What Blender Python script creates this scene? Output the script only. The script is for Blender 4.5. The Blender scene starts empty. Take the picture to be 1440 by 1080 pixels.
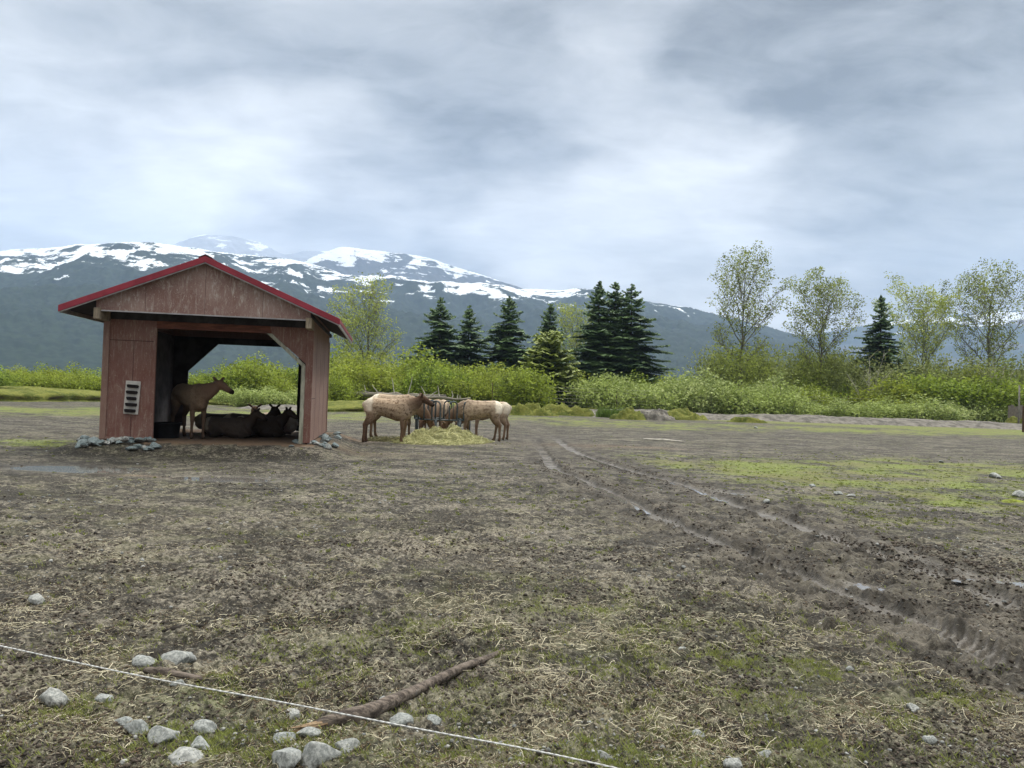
import bpy, math, random
import numpy as np
random.seed(7); rng = np.random.default_rng(11)
S = bpy.context.scene
COL = S.collection
R_ = math.radians

# ------------------------------------------------------------------ camera
CAM_H, FPX, PITCH, ROLL = 1.55, 1060.0, .016, .034
cf = np.array([0, math.cos(PITCH), math.sin(PITCH)])
cr = np.array([math.cos(ROLL), 0, math.sin(ROLL)]); cr -= cf*cr.dot(cf); cr /= np.linalg.norm(cr)
cu = np.cross(cr, cf)
C0 = np.array([0, 0, CAM_H])
cam_d = bpy.data.cameras.new('camera'); cam = bpy.data.objects.new('camera', cam_d); COL.objects.link(cam)
cam_d.sensor_width = 36; cam_d.lens = 36*FPX/1440; cam_d.clip_start = .05; cam_d.clip_end = 40000
from mathutils import Matrix, Vector
cam.matrix_world = Matrix(((cr[0], cu[0], -cf[0], C0[0]), (cr[1], cu[1], -cf[1], C0[1]), (cr[2], cu[2], -cf[2], C0[2]), (0, 0, 0, 1)))
S.camera = cam

def ray(px, py): return cf + cr*((px-720)/FPX) + cu*((540-py)/FPX)
def on_z(px, py, z=0.):
    d = ray(px, py); return C0 + d*((z-CAM_H)/d[2])
def on_y(px, py, Y):
    d = ray(px, py); return C0 + d*(Y/d[1])

# ------------------------------------------------------------------ colour management
S.render.engine = 'CYCLES'
S.view_settings.view_transform = 'Standard'; S.view_settings.look = 'None'
S.view_settings.exposure = 0.88; S.view_settings.gamma = 1
S.cycles.use_denoising = True
S.cycles.max_bounces = 6; S.cycles.diffuse_bounces = 3; S.cycles.transmission_bounces = 4; S.cycles.transparent_max_bounces = 6
S.cycles.volume_bounces = 2

# ------------------------------------------------------------------ node helpers
class NT:
    def __init__(s, tree): s.t = tree; s.n = tree.nodes; s.l = tree.links
    def node(s, ty, **kw):
        n = s.n.new(ty)
        for k, v in kw.items(): setattr(n, k, v)
        return n
    def put(s, sock, v):
        if isinstance(v, bpy.types.NodeSocket): s.l.new(v, sock)
        elif v is not None:
            if sock.type == 'RGBA' and hasattr(v, '__len__') and len(v) == 3: v = (*v, 1)
            sock.default_value = v
    def math(s, op, a, b=None, c=None, clamp=False):
        n = s.node('ShaderNodeMath', operation=op); n.use_clamp = clamp
        for i, v in enumerate((a, b, c)):
            if v is not None: s.put(n.inputs[i], v)
        return n.outputs[0]
    def vmath(s, op, a, b=None):
        n = s.node('ShaderNodeVectorMath', operation=op); s.put(n.inputs[0], a)
        if b is not None: s.put(n.inputs[1], b)
        return n.outputs['Value'] if op in ('DOT_PRODUCT', 'LENGTH', 'DISTANCE') else n.outputs[0]
    def mix(s, f, a, b, mode='MIX'):
        n = s.node('ShaderNodeMix', data_type='RGBA', blend_type=mode); n.clamp_factor = True
        s.put(n.inputs[0], f); s.put(n.inputs[6], a); s.put(n.inputs[7], b); return n.outputs[2]
    def noise(s, vec, scale, detail=4, rough=.55, dist=0.):
        n = s.node('ShaderNodeTexNoise'); s.put(n.inputs['Vector'], vec)
        n.inputs['Scale'].default_value = scale; n.inputs['Detail'].default_value = detail
        n.inputs['Roughness'].default_value = rough; n.inputs['Distortion'].default_value = dist
        return n.outputs['Fac']
    def ramp(s, f, lo, hi, a=0., b=1.):
        n = s.node('ShaderNodeMapRange', interpolation_type='SMOOTHSTEP'); s.put(n.inputs[0], f)
        n.inputs[1].default_value = lo; n.inputs[2].default_value = hi
        n.inputs[3].default_value = a; n.inputs[4].default_value = b; return n.outputs[0]
    def scale(s, vec, sc):
        n = s.node('ShaderNodeMapping'); s.put(n.inputs['Vector'], vec); n.inputs['Scale'].default_value = sc; return n.outputs[0]
    def attr(s, name, out='Fac'):
        n = s.node('ShaderNodeAttribute', attribute_name=name); return n.outputs[out]
    def bump(s, h, strength=.5, dist=.02):
        n = s.node('ShaderNodeBump'); n.inputs['Strength'].default_value = strength; n.inputs['Distance'].default_value = dist
        s.put(n.inputs['Height'], h); return n.outputs[0]

def new_mat(name):
    m = bpy.data.materials.new(name); m.use_nodes = True
    t = NT(m.node_tree); t.n.clear()
    out = t.node('ShaderNodeOutputMaterial'); b = t.node('ShaderNodeBsdfPrincipled')
    t.l.new(b.outputs[0], out.inputs[0]); b.inputs['Roughness'].default_value = .8
    b.inputs['Specular IOR Level'].default_value = .3
    return m, t, b, out

def simple_mat(name, col, rough=.8, vary=.25, scale=8., bump=.3, bdist=.01, metal=0., col2=None, stretch=(1, 1, 1), coord='Object'):
    m, t, b, out = new_mat(name)
    v = t.node('ShaderNodeTexCoord').outputs[coord]
    v = t.scale(v, stretch)
    n = t.noise(v, scale, 6, .65)
    c2 = col2 or tuple(c*(1-vary) for c in col)
    c1 = tuple(min(1, c*(1+vary*.6)) for c in col) if col2 is None else col
    t.put(b.inputs['Base Color'], t.mix(t.ramp(n, .35, .65), c2, c1))
    b.inputs['Roughness'].default_value = rough; b.inputs['Metallic'].default_value = metal
    if bump: t.put(b.inputs['Normal'], t.bump(t.noise(v, scale*4, 5, .6), bump, bdist))
    return m

# ------------------------------------------------------------------ world: overcast sky over a Nishita sky, sun soft behind cloud
SUN_EL, SUN_AZ = 52., 28.          # sun ahead and to the right, behind the bright gap in the cloud
W = bpy.data.worlds.new('World'); S.world = W; W.use_nodes = True
t = NT(W.node_tree); t.n.clear()
wout = t.node('ShaderNodeOutputWorld'); bg = t.node('ShaderNodeBackground'); t.l.new(bg.outputs[0], wout.inputs[0])
bg.inputs['Strength'].default_value = .1
sky = t.node('ShaderNodeTexSky', sky_type='NISHITA', sun_disc=False)
sky.sun_elevation = R_(SUN_EL); sky.sun_rotation = R_(SUN_AZ); sky.altitude = 50; sky.air_density = 1; sky.dust_density = 2
gen = t.node('ShaderNodeTexCoord').outputs['Generated']
dirn = t.vmath('NORMALIZE', gen)
sep = t.node('ShaderNodeSeparateXYZ'); t.put(sep.inputs[0], dirn)
zc = t.math('MAXIMUM', sep.outputs[2], 0.0)
den = t.math('ADD', zc, .22)
cmb = t.node('ShaderNodeCombineXYZ')
t.put(cmb.inputs[0], t.math('DIVIDE', sep.outputs[0], den)); t.put(cmb.inputs[1], t.math('DIVIDE', sep.outputs[1], den))
warp = t.node('ShaderNodeTexNoise'); t.put(warp.inputs['Vector'], cmb.outputs[0]); warp.inputs['Scale'].default_value = 3.0; warp.inputs['Detail'].default_value = 6
wv = t.vmath('SUBTRACT', warp.outputs['Color'], (.5, .5, .5))
wd = t.vmath('ADD', dirn, t.vmath('MULTIPLY', wv, (.30, .30, .26)))
wd = t.vmath('NORMALIZE', wd)
base = t.math('ADD', t.math('MULTIPLY', zc, .2), 2.8)
acc = base
# soft masses of cloud: (direction through a point of the sky, angular radius in degrees, brightness)
LOBES = [(120, 320, 11, 2.6), (380, 325, 9, 2.2), (650, 350, 7, 1.2), (945, 245, 5.5, 1.5), (862, 50, 3.2, 1.3), (848, 120, 3.5, .9), (920, 380, 10, 2.4), (1110, 300, 6, 1.0), (1400, 262, 5, .9),
         (760, 330, 6, 1.1), (100, 30, 13, .55), (480, 110, 11, .45), (1150, 170, 11, -.5), (1330, 110, 12, -.5), (1330, 215, 8, -.4), (1000, 120, 8, -.25), (640, 200, 12, -.55),
         (300, 200, 12, -.45), (1300, 330, 8, -.4), (1000, 60, 8, -.35), (600, 290, 7, -.35), (1240, 470, 11, 1.8)]
for px, py, ang, amp in LOBES:
    d = ray(px, py); d = d/np.linalg.norm(d)
    dp = t.vmath('DOT_PRODUCT', wd, tuple(d))
    acc = t.math('ADD', acc, t.ramp(dp, math.cos(R_(ang)*1.5), 1., 0., amp*.95))
n1 = t.noise(t.scale(cmb.outputs[0], (.8, 1.3, 1)), 2.4, 8, .58, .5)
n2 = t.noise(t.scale(cmb.outputs[0], (.7, 1.2, 1)), 8., 7, .62, .8)
acc = t.math('ADD', acc, t.math('MULTIPLY', t.math('SUBTRACT', n1, .5), 6.2))
acc = t.math('ADD', acc, t.math('MULTIPLY', t.math('SUBTRACT', n2, .5), 2.6))
# the overcast is brighter towards the zenith, above the frame
acc = t.math('ADD', acc, t.ramp(sep.outputs[2], .62, .95, 0., 18.5))
acc = t.math('MAXIMUM', acc, 1.0)
tint = t.mix(t.ramp(acc, 2.2, 5.), (.95, .985, 1.02), (.99, 1.0, 1.005))
tint = t.mix(t.ramp(acc, 8., 14.), tint, (1.03, 1., .93))
cl = t.vmath('MULTIPLY', tint, (1, 1, 1))
vs = t.node('ShaderNodeVectorMath', operation='SCALE'); t.put(vs.inputs[0], tint); t.put(vs.inputs['Scale'], acc)
cover = .93
t.put(bg.inputs[0], t.mix(cover, sky.outputs[0], vs.outputs[0]))
W.cycles.sampling_method = 'MANUAL'; W.cycles.sample_map_resolution = 512

sl = bpy.data.lights.new('sun', 'SUN'); sl.energy = 1.5; sl.angle = R_(18); sl.color = (1, .97, .92)
so = bpy.data.objects.new('sun', sl); COL.objects.link(so)
sd = Vector((math.sin(R_(SUN_AZ))*math.cos(R_(SUN_EL)), math.cos(R_(SUN_AZ))*math.cos(R_(SUN_EL)), math.sin(R_(SUN_EL))))
so.rotation_euler = sd.to_track_quat('Z', 'Y').to_euler(); so.location = (0, 0, 30)

# ------------------------------------------------------------------ object helpers
def tag(o, label=None, cat=None, group=None, kind=None):
    if label: o['label'] = label
    if cat: o['category'] = cat
    if group: o['group'] = group
    if kind: o['kind'] = kind
    return o
def empty(name, loc=(0, 0, 0), rz=0.):
    o = bpy.data.objects.new(name, None); COL.objects.link(o); o.location = loc; o.rotation_euler = (0, 0, rz)
    o.empty_display_size = .1; return o
def link(name, me, mat=None, parent=None, smooth=False):
    if mat is not None and not me.materials: me.materials.append(mat)
    if smooth: me.polygons.foreach_set('use_smooth', [True]*len(me.polygons))
    o = bpy.data.objects.new(name, me); COL.objects.link(o)
    if parent is not None: o.parent = parent
    return o
def fmesh(name, V, F):
    """fast mesh from an (n,3) array and an (m,k) array of faces, all of k corners"""
    V = np.asarray(V, np.float32); F = np.asarray(F, np.int32)
    me = bpy.data.meshes.new(name); me.vertices.add(len(V)); me.vertices.foreach_set('co', V.ravel())
    k = F.shape[1]; me.loops.add(F.size); me.loops.foreach_set('vertex_index', F.ravel())
    me.polygons.add(len(F)); me.polygons.foreach_set('loop_start', np.arange(0, F.size, k, dtype=np.int32))
    me.update(calc_edges=True); return me
def vattr(me, name, a):
    at = me.attributes.new(name, 'FLOAT', 'POINT'); at.data.foreach_set('value', np.asarray(a, np.float32)); return at
def copy_tree(o):
    c = o.copy(); COL.objects.link(c)
    for ch in o.children:
        k = ch.copy(); COL.objects.link(k); k.parent = c
    return c

class MB:
    def __init__(s): s.v = []; s.f = []
    def poly(s, pts, faces):
        b = len(s.v); s.v += [tuple(p) for p in pts]; s.f += [tuple(b+i for i in f) for f in faces]
    def box(s, x0, x1, y0, y1, z0, z1):
        s.poly([(x0, y0, z0), (x1, y0, z0), (x1, y1, z0), (x0, y1, z0), (x0, y0, z1), (x1, y0, z1), (x1, y1, z1), (x0, y1, z1)],
               [(0, 3, 2, 1), (4, 5, 6, 7), (0, 1, 5, 4), (1, 2, 6, 5), (2, 3, 7, 6), (3, 0, 4, 7)])
    def prism(s, outline, y0, y1):
        """outline of (x,z) points extruded along y"""
        n = len(outline)
        s.poly([(x, y0, z) for x, z in outline]+[(x, y1, z) for x, z in outline],
               [tuple(range(n)), tuple(range(2*n-1, n-1, -1))]+[(i, i+n, (i+1) % n+n, (i+1) % n) for i in range(n)])
    def tube(s, pts, rad, k=6, cap=True, jit=0.):
        pts = [np.array(p, float) for p in pts]; n = len(pts)
        rad = rad if hasattr(rad, '__len__') else [rad]*n
        b = len(s.v); up0 = np.array([0, 0, 1.])
        for i in range(n):
            d = pts[min(i+1, n-1)]-pts[max(i-1, 0)]; d = d/(np.linalg.norm(d)+1e-9)
            a = np.cross(d, up0 if abs(d[2]) < .95 else np.array([1., 0, 0])); a /= np.linalg.norm(a); c = np.cross(d, a)
            for j in range(k):
                th = 2*math.pi*j/k; rr = rad[i]*(1+jit*(random.random()-.5))
                s.v.append(tuple(pts[i]+a*math.cos(th)*rr+c*math.sin(th)*rr))
        for i in range(n-1):
            for j in range(k):
                s.f.append((b+i*k+j, b+i*k+(j+1) % k, b+(i+1)*k+(j+1) % k, b+(i+1)*k+j))
        if cap: s.f += [tuple(b+j for j in range(k))[::-1], tuple(b+(n-1)*k+j for j in range(k))]
    def mesh(s, name):
        me = bpy.data.meshes.new(name); me.from_pydata(s.v, [], s.f); me.update(); return me
    def build(s, name, mat, parent=None, smooth=False, bevel=0.):
        me = s.mesh(name)
        o = link(name, me, mat, parent, smooth)
        if bevel:
            md = o.modifiers.new('bevel', 'BEVEL'); md.width = bevel; md.segments = 2; md.limit_method = 'ANGLE'
        return o

# ------------------------------------------------------------------ gradient noise in numpy
_perm = np.random.default_rng(3).permutation(4096)
_ga = np.random.default_rng(4).random(4096)*2*math.pi
_gx, _gy = np.cos(_ga), np.sin(_ga)
def gnoise(x, y):
    xi = np.floor(x).astype(np.int64); yi = np.floor(y).astype(np.int64); fx = x-xi; fy = y-yi
    def g(ix, iy, dx, dy):
        h = _perm[(_perm[ix & 4095]+iy) & 4095]; return _gx[h]*dx+_gy[h]*dy
    u = fx*fx*fx*(fx*(fx*6-15)+10); v = fy*fy*fy*(fy*(fy*6-15)+10)
    a = g(xi, yi, fx, fy)*(1-u)+g(xi+1, yi, fx-1, fy)*u
    b = g(xi, yi+1, fx, fy-1)*(1-u)+g(xi+1, yi+1, fx-1, fy-1)*u
    return (a*(1-v)+b*v)*1.4
def fbm(x, y, o=4, g=.5, l=2.03):
    s = 0; a = 1; tot = 0
    for i in range(o): s = s+a*gnoise(x+17.3*i, y-9.1*i); tot += a; a *= g; x = x*l; y = y*l
    return s/tot
def sstep(a, b, x):
    t_ = np.clip((x-a)/(b-a), 0, 1); return t_*t_*(3-2*t_)
# ------------------------------------------------------------------ ground
SHED_O = np.array([-9.05, 16.7]); SHED_YAW = R_(9.5)
SX = np.array([math.cos(SHED_YAW), math.sin(SHED_YAW)]); SY = np.array([-math.sin(SHED_YAW), math.cos(SHED_YAW)])
def shed_local(x, y):
    dx = x-SHED_O[0]; dy = y-SHED_O[1]; return dx*SX[0]+dy*SX[1], dx*SY[0]+dy*SY[1]
def gp(pts): return np.array([on_z(px, py)[:2] for px, py in pts])
def smooth_line(P, n=8):
    P = np.array(P, float); out = []
    for i in range(len(P)-1):
        p0 = P[max(i-1, 0)]; p1 = P[i]; p2 = P[i+1]; p3 = P[min(i+2, len(P)-1)]
        for k in range(n):
            u = k/n; out.append(.5*((2*p1)+(-p0+p2)*u+(2*p0-5*p1+4*p2-p3)*u*u+(-p0+3*p1-3*p2+p3)*u**3))
    out.append(P[-1]); return np.array(out)
RUTS = [smooth_line(gp([(748, 612), (760, 630), (779, 655), (803, 667), (852, 689), (912, 717), (985, 748), (1075, 785), (1170, 822), (1290, 868), (1450, 948)])),
        smooth_line(gp([(775, 612), (808, 634), (868, 655), (940, 675), (1022, 704), (1110, 734), (1200, 765), (1310, 802), (1460, 862)])),
        smooth_line(gp([(1085, 716), (1170, 742), (1270, 775), (1370, 806), (1460, 832)]))]
def line_dist(x, y, L):
    """distance to a polyline, signed across, and arc length along it"""
    best = np.full(x.shape, 1e9); side = np.zeros(x.shape); arc = np.zeros(x.shape); s0 = 0
    for a, b in zip(L[:-1], L[1:]):
        d = b-a; l = np.linalg.norm(d); d = d/l
        t_ = np.clip((x-a[0])*d[0]+(y-a[1])*d[1], 0, l)
        ex = x-a[0]-d[0]*t_; ey = y-a[1]-d[1]*t_; q = np.hypot(ex, ey); m = q < best
        best = np.where(m, q, best); side = np.where(m, np.sign(d[0]*ey-d[1]*ex), side); arc = np.where(m, s0+t_, arc); s0 += l
    return best, side, arc
# pools of standing water: (centre pixel, half width m, half depth m, level z)
POOLS = [((96, 661), 1.0, .42, -.050), ((315, 676), .85, .35, -.052), ((1213, 829), .12, .10, -.058), ((1418, 823), .30, .16, -.06), ((1032, 697), .32, .22, -.055)]
POOLW = [(on_z(*p[0], p[3])[:2], p[1], p[2], p[3]) for p in POOLS]
def big_z(x, y):
    x = np.asarray(x, float); y = np.asarray(y, float)
    r = np.hypot(x, y)
    z = .045*fbm(x*.22, y*.22, 2)*sstep(2, 6, r)
    lx, ly = shed_local(x, y)
    dx = np.maximum(np.maximum(-.15-lx, lx-4.6), 0); dy = np.maximum(np.maximum(-.1-ly, ly-5.3), 0)
    d = np.hypot(dx, dy)
    z = z*sstep(0, 1, d)+.27*(1-sstep(0., 1.1, d))
    for (c, a, b, lv) in POOLW:
        q = ((x-c[0])/a)**2+((y-c[1])/b)**2
        w = np.exp(-q*.7); z = z*(1-w)+(lv-.018)*w
    z = z+.10*np.exp(-((x+2.6)**2+(y-24.6)**2)/4.5)
    return z
def gz(x, y): return float(big_z(np.array([x]), np.array([y]))[0])
# patches of colour: (px, py, half width m, half depth m, amount)
MOSS = [(1130, 663, 6.5, 5, .9), (1350, 660, 7.0, 5, .85), (960, 648, 3, 4.2, .65), (1280, 700, 4, 2.0, .8), (1100, 690, 2.6, 1.6, .7), (1430, 700, .9, .6, .9), (1050, 650, 3.4, 1.5, .8),
        (1200, 605, 14, 8, .95), (1380, 609, 10, 8, .95), (1060, 600, 12, 10, .7), (900, 597, 12, 11, .8), (610, 584, 24, 12, .8), (60, 578, 12, 8, .95), (60, 622, 2.6, 1.6, .85), (110, 628, 1.5, 1.0, .6),
        (350, 582, 16, 11, .85), (1250, 730, 1.6, .8, .5), (640, 690, 2.0, 2.0, .35), (510, 700, 1.5, 1.3, .3), (560, 660, 3, 2, .25)]
GRASS = [(300, 985, .55, .30, .8), (130, 990, .25, .2, .7), (250, 1045, .6, .25, .8), (420, 1030, .5, .25, .7), (560, 1060, .5, .2, .6), (950, 1060, 1.0, .25, .75), (1150, 1010, .8, .25, .7),
         (1330, 985, .6, .22, .7), (720, 1000, .8, .3, .35), (1050, 930, 1.1, .4, .5), (870, 860, 1.2, .8, .35), (640, 900, 1.2, .5, .3), (1180, 1060, .5, .2, .6), (1000, 1000, .8, .3, .5)]
BROWN = [(330, 632, 2.6, 1.0, .9), (320, 612, 2.4, 2.2, .9), (790, 626, 1.2, 1.0, .8), (870, 628, 2, .6, .35), (480, 622, .9, .8, .6), (200, 668, .5, .12, .6)]
STRAW = [(560, 640, 2.2, .8, .6), (620, 622, 2.5, 1.5, .8), (760, 628, 2.2, 1.0, .7), (900, 630, 2.0, .7, .5), (100, 1000, .5, .5, .7), (640, 780, 1.0, .8, .5), (40, 960, .4, .5, .5), (330, 720, 2.5, 1.2, .35),
         (720, 720, 2.2, 1.4, .3), (560, 760, 1.4, .9, .4), (740, 850, .9, .6, .4), (540, 590, 8, 2, .7), (110, 770, 1.5, .5, .5), (760, 1020, .9, .4, .6), (1000, 980, .9, .4, .5)]
def patches(x, y, L, wob=.5):
    m = np.zeros(x.shape)
    for px, py, a, b, amt in L:
        c = on_z(px, py)[:2]; q = ((x-c[0])/a)**2+((y-c[1])/b)**2
        m = np.maximum(m, amt*np.exp(-q*1.1))
    return m
def water_attr(x, y):
    w = np.zeros(x.shape)
    for (c, a, b, lv) in POOLW: w = np.maximum(w, np.exp(-(((x-c[0])/(a*1.15))**2+((y-c[1])/(b*1.3))**2)*.8))
    return w

def make_ground():
    h = CAM_H
    rows = []; yy = 1250.
    while yy > 14.5: rows.append(FPX*h/yy); yy -= max(.75, min(1.25, yy/300.))
    rows = [0.15, .35, .6, .9, 1.15]+[r for r in rows if r > 1.25]
    r = rows[-1]
    while r < 20000: r *= 1.12; rows.append(r)
    rr = np.array(rows)
    th = list(np.linspace(-.66, .66, 1150)); a = .66
    while a < math.pi-.06: a += .05; th = [-a]+th+[a]
    th = np.array(th); nr, nt = len(rr), len(th)
    Rg, Tg = np.meshgrid(rr, th, indexing='ij')
    x = (Rg*np.sin(Tg)).ravel(); y = (Rg*np.cos(Tg)).ravel(); rad = Rg.ravel()
    dr = np.gradient(rr); cell = np.repeat(np.maximum(dr*.8, rr*.0012), nt)
    z = big_z(x, y)
    lx, ly = shed_local(x, y)
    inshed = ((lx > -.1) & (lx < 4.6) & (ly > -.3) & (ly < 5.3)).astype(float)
    pool = water_attr(x, y)
    trk = np.zeros(x.shape); wet = pool.copy(); tread = np.zeros(x.shape); dz = np.zeros(x.shape); flat = np.zeros(x.shape)
    sel = (rad < 42) & (x > -2)
    xs, ys = x[sel], y[sel]
    wob = .06*gnoise(xs*1.7, ys*1.7)
    T = np.zeros(xs.shape); Wt = np.zeros(xs.shape); D = np.zeros(xs.shape); Fl = np.zeros(xs.shape)
    for i, L in enumerate(RUTS):
        d, sd_, arc = line_dist(xs, ys, L); d = np.abs(d*sd_+wob)
        w = .15 if i < 2 else .14
        inside = 1-sstep(w*.75, w*1.25, d)
        dep = (.070, .055, .04)[i]*(.95+.25*gnoise(arc*.9+3*i, arc*0))
        fade = sstep(3, 9.5, arc) if i == 0 else sstep(.5, 6, arc)
        D += fade*(-dep*inside+.015*np.exp(-((d-w*1.75)/.10)**2)*(.8+1.5*fbm(xs*9, ys*9, 5, .75)))
        lug = np.sin((arc+np.abs(d)*.9)*2*math.pi/.105)
        patch = sstep(-.15, .25, gnoise(arc*.45+i*9, arc*0+.3))
        D += fade*sstep(w*1.5, w*1.1, d)*patch*.019*np.clip(lug*2.2, -1, 1)*sstep(.012, .04, d)*sstep(11, 8, np.hypot(xs, ys))
        T = np.maximum(T, fade*np.exp(-(d/.6)**2)); Fl = np.maximum(Fl, fade*inside)
        Wt = np.maximum(Wt, fade*inside*(.35+.65*sstep(9, 13, arc) if i == 0 else 1)*(.75+.2*gnoise(arc*.8, arc*0+i)))
    # broad strip of churned wet mud under the whole track
    dm, _, _ = line_dist(xs, ys, RUTS[1][:]); dl, _, _ = line_dist(xs, ys, RUTS[0])
    between = np.exp(-(np.minimum(dm, dl)/.95)**2)
    T = np.maximum(T, between*.9)
    trk[sel] = T; wet[sel] = np.maximum(wet[sel], Wt); dz[sel] = D; flat[sel] = Fl
    moss = patches(x, y, MOSS); grass = patches(x, y, GRASS); brown = patches(x, y, BROWN); straw = patches(x, y, STRAW)
    nz = fbm(x*.55, y*.55, 4, .6); moss = np.clip(moss*(.75+1.3*nz), 0, 1)*(1-.9*np.clip(trk*1.15, 0, 1))*(1-inshed)
    moss = np.maximum(moss, sstep(60, 72, rad)*.8)
    grass = np.clip(grass*(.8+1.2*fbm(x*2.1, y*2.1, 3)), 0, 1)*(1-trk)
    # churned mud: ridged clods at several sizes, faded where the grid is too coarse to hold them
    rough = np.clip(1-.55*moss-.4*inshed, .2, 1)*(1-.5*flat)*(1+1.1*np.clip(trk-flat*.8, 0, 1))*(1-.9*np.clip(pool*1.5, 0, 1))*(.75+.5*fbm(x*.35+5, y*.35, 3))
    def octave(lam, amp, kind):
        k = sstep(.8, 2.2, lam/(cell*2))
        xx = x+.3*lam*gnoise(x/lam*.7+3, y/lam*.7); yy_ = y+.3*lam*gnoise(x/lam*.7, y/lam*.7+8)
        n = gnoise(xx/lam, yy_/lam)
        if kind == 'clod': n = 1-2.4*np.abs(n)          # rounded clods between sharp hoof cuts
        elif kind == 'billow': n = 2.2*np.abs(n)-.5
        return amp*k*n
    m = octave(.62, .022, 'soft')+octave(.27, .026, 'billow')+octave(.135, .019, 'billow')+octave(.07, .015, 'clod')+octave(.037, .010, 'billow')+octave(.02, .003, 'soft')
    holes = sstep(.30, .62, gnoise(x*3.3+40, y*3.3))*sstep(.8, 2, .3/(cell*2))
    m = m-.028*holes
    near = sstep(.5, 2.2, rad)
    clod = m*rough*near*sstep(95, 60, rad)
    far_r = .06*fbm(x*.8, y*.8, 3)*sstep(9, 25, rad)*sstep(130, 60, rad)*.5*(1-inshed)
    zz = z+dz+clod+far_r*(1-np.clip(trk+pool, 0, 1))
    V = np.stack([x, y, zz], 1)
    i = np.arange(nr-1)[:, None]*nt; j = np.arange(nt-1)[None, :]
    F = np.stack([i+j, i+j+1, i+nt+j+1, i+nt+j], -1).reshape(-1, 4)[:, ::-1]
    wrap = np.stack([np.arange(nr-1)*nt+nt-1, np.arange(nr-1)*nt, np.arange(nr-1)*nt+nt, np.arange(nr-1)*nt+2*nt-1], -1)[:, ::-1]
    F = np.concatenate([F, wrap])
    me = fmesh('ground', V, F)
    for n, a_ in (('moss', moss), ('grass', grass), ('brown', brown), ('straw', straw), ('wet', np.clip(wet, 0, 1)), ('trk', np.clip(trk, 0, 1)), ('lump', np.clip(clod/.03, -1, 1)), ('inshed', inshed)):
        vattr(me, n, a_)
    return me, (x, y, zz, nr, nt, rr, th)

m, t, b, out = new_mat('muddy_ground')
P = t.node('ShaderNodeNewGeometry').outputs['Position']
P = t.scale(P, (1, 1, .3))
nL = t.noise(P, .45, 5, .6); nM = t.noise(P, 2.4, 6, .65); nS = t.noise(P, 11., 6, .68); nF = t.noise(P, 42., 4, .65)
lump = t.attr('lump')
light = t.math('ADD', t.math('MULTIPLY', nS, .7), t.math('MULTIPLY', nM, .45))
light = t.math('ADD', light, t.math('MULTIPLY', lump, .03))  # clod tops toned lighter, hollows darker: slight shade put into the colour
nW = t.noise(t.scale(P, (.6, 1, 1)), .9, 5, .7, .4)
light = t.math('ADD', light, t.math('MULTIPLY', t.math('SUBTRACT', nW, .5), .45))
base = t.mix(t.ramp(light, .52, .70), (.020, .017, .0125), (.235, .210, .165))
base = t.mix(t.ramp(nF, .56, .68, 0, .75), base, (.36, .33, .25))
base = t.mix(t.ramp(nF, .48, .40, 0, .85), base, (.018, .016, .012))
nX = t.noise(P, 19., 3, .6)
base = t.mix(t.ramp(nX, .47, .40, 0, .7), base, (.024, .021, .015))
# pale dried crust and trampled hay
sw = t.math('ADD', t.math('MULTIPLY', t.attr('straw'), .8), t.math('MULTIPLY', t.ramp(nL, .45, .62), .26))
fl = t.noise(t.scale(P, (1, 2.2, 1)), 26, 3, .7, 1.2)
base = t.mix(t.math('MULTIPLY', t.ramp(fl, .50, .62), t.math('MULTIPLY', sw, .95), clamp=True), base, (.36, .31, .225))
# rusty litter
br = t.math('MULTIPLY', t.attr('brown'), t.ramp(nS, .30, .55))
base = t.mix(br, base, t.mix(nF, (.12, .070, .040), (.33, .22, .13)))
# moss / short grass, patchy
mo = t.attr('moss')
mth = t.math('ADD', t.math('MULTIPLY', nM, .8), t.math('MULTIPLY', nS, .75))
mm = t.math('SUBTRACT', t.math('ADD', t.math('MULTIPLY', mo, 1.0), mth), 1.0)
mm = t.math('MULTIPLY', t.ramp(mm, .04, .50), t.ramp(nS, .36, .52, .35, 1.))
mcol = t.mix(t.ramp(nF, .38, .62), (.055, .078, .012), (.30, .37, .06))
mcol = t.mix(t.ramp(nL, .40, .62), mcol, (.17, .17, .055))
base = t.mix(t.math('MULTIPLY', mm, .85), base, mcol)
# thin green film almost everywhere in the middle distance
film = t.math('MULTIPLY', t.ramp(nM, .46, .62), t.ramp(t.noise(P, .3, 3, .5), .38, .56))
base = t.mix(t.math('MULTIPLY', film, .30), base, (.105, .108, .042))
gr = t.math('MULTIPLY', t.attr('grass'), t.ramp(nS, .40, .6))
base = t.mix(t.math('MULTIPLY', gr, .6), base, (.12, .155, .035))
# wet track mud
wt = t.attr('wet'); tk = t.attr('trk')
tmud = t.mix(t.ramp(nM, .35, .65), (.022, .019, .015), (.125, .110, .088))
base = t.mix(t.math('MULTIPLY', tk, t.ramp(nS, .3, .55, .6, .95)), base, tmud)
base = t.mix(t.math('MULTIPLY', wt, .65), base, (.135, .122, .104))
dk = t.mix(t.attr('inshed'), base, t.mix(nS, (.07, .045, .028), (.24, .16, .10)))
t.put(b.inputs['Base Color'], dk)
rg = t.math('SUBTRACT', .92, t.math('MULTIPLY', wt, t.ramp(nM, .35, .6, .25, .62)))
rg = t.math('SUBTRACT', rg, t.math('MULTIPLY', t.math('MULTIPLY', tk, t.ramp(nS, .55, .68)), .25))
t.put(b.inputs['Roughness'], rg)
b.inputs['Specular IOR Level'].default_value = .35
bh = t.math('ADD', t.math('MULTIPLY', nF, .35), t.math('MULTIPLY', nS, .65))
t.put(b.inputs['Normal'], t.bump(bh, .85, .05))
M_GROUND = m
gme, GG = make_ground()
go = link('ground', gme, M_GROUND, smooth=True); tag(go, kind='structure')

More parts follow.
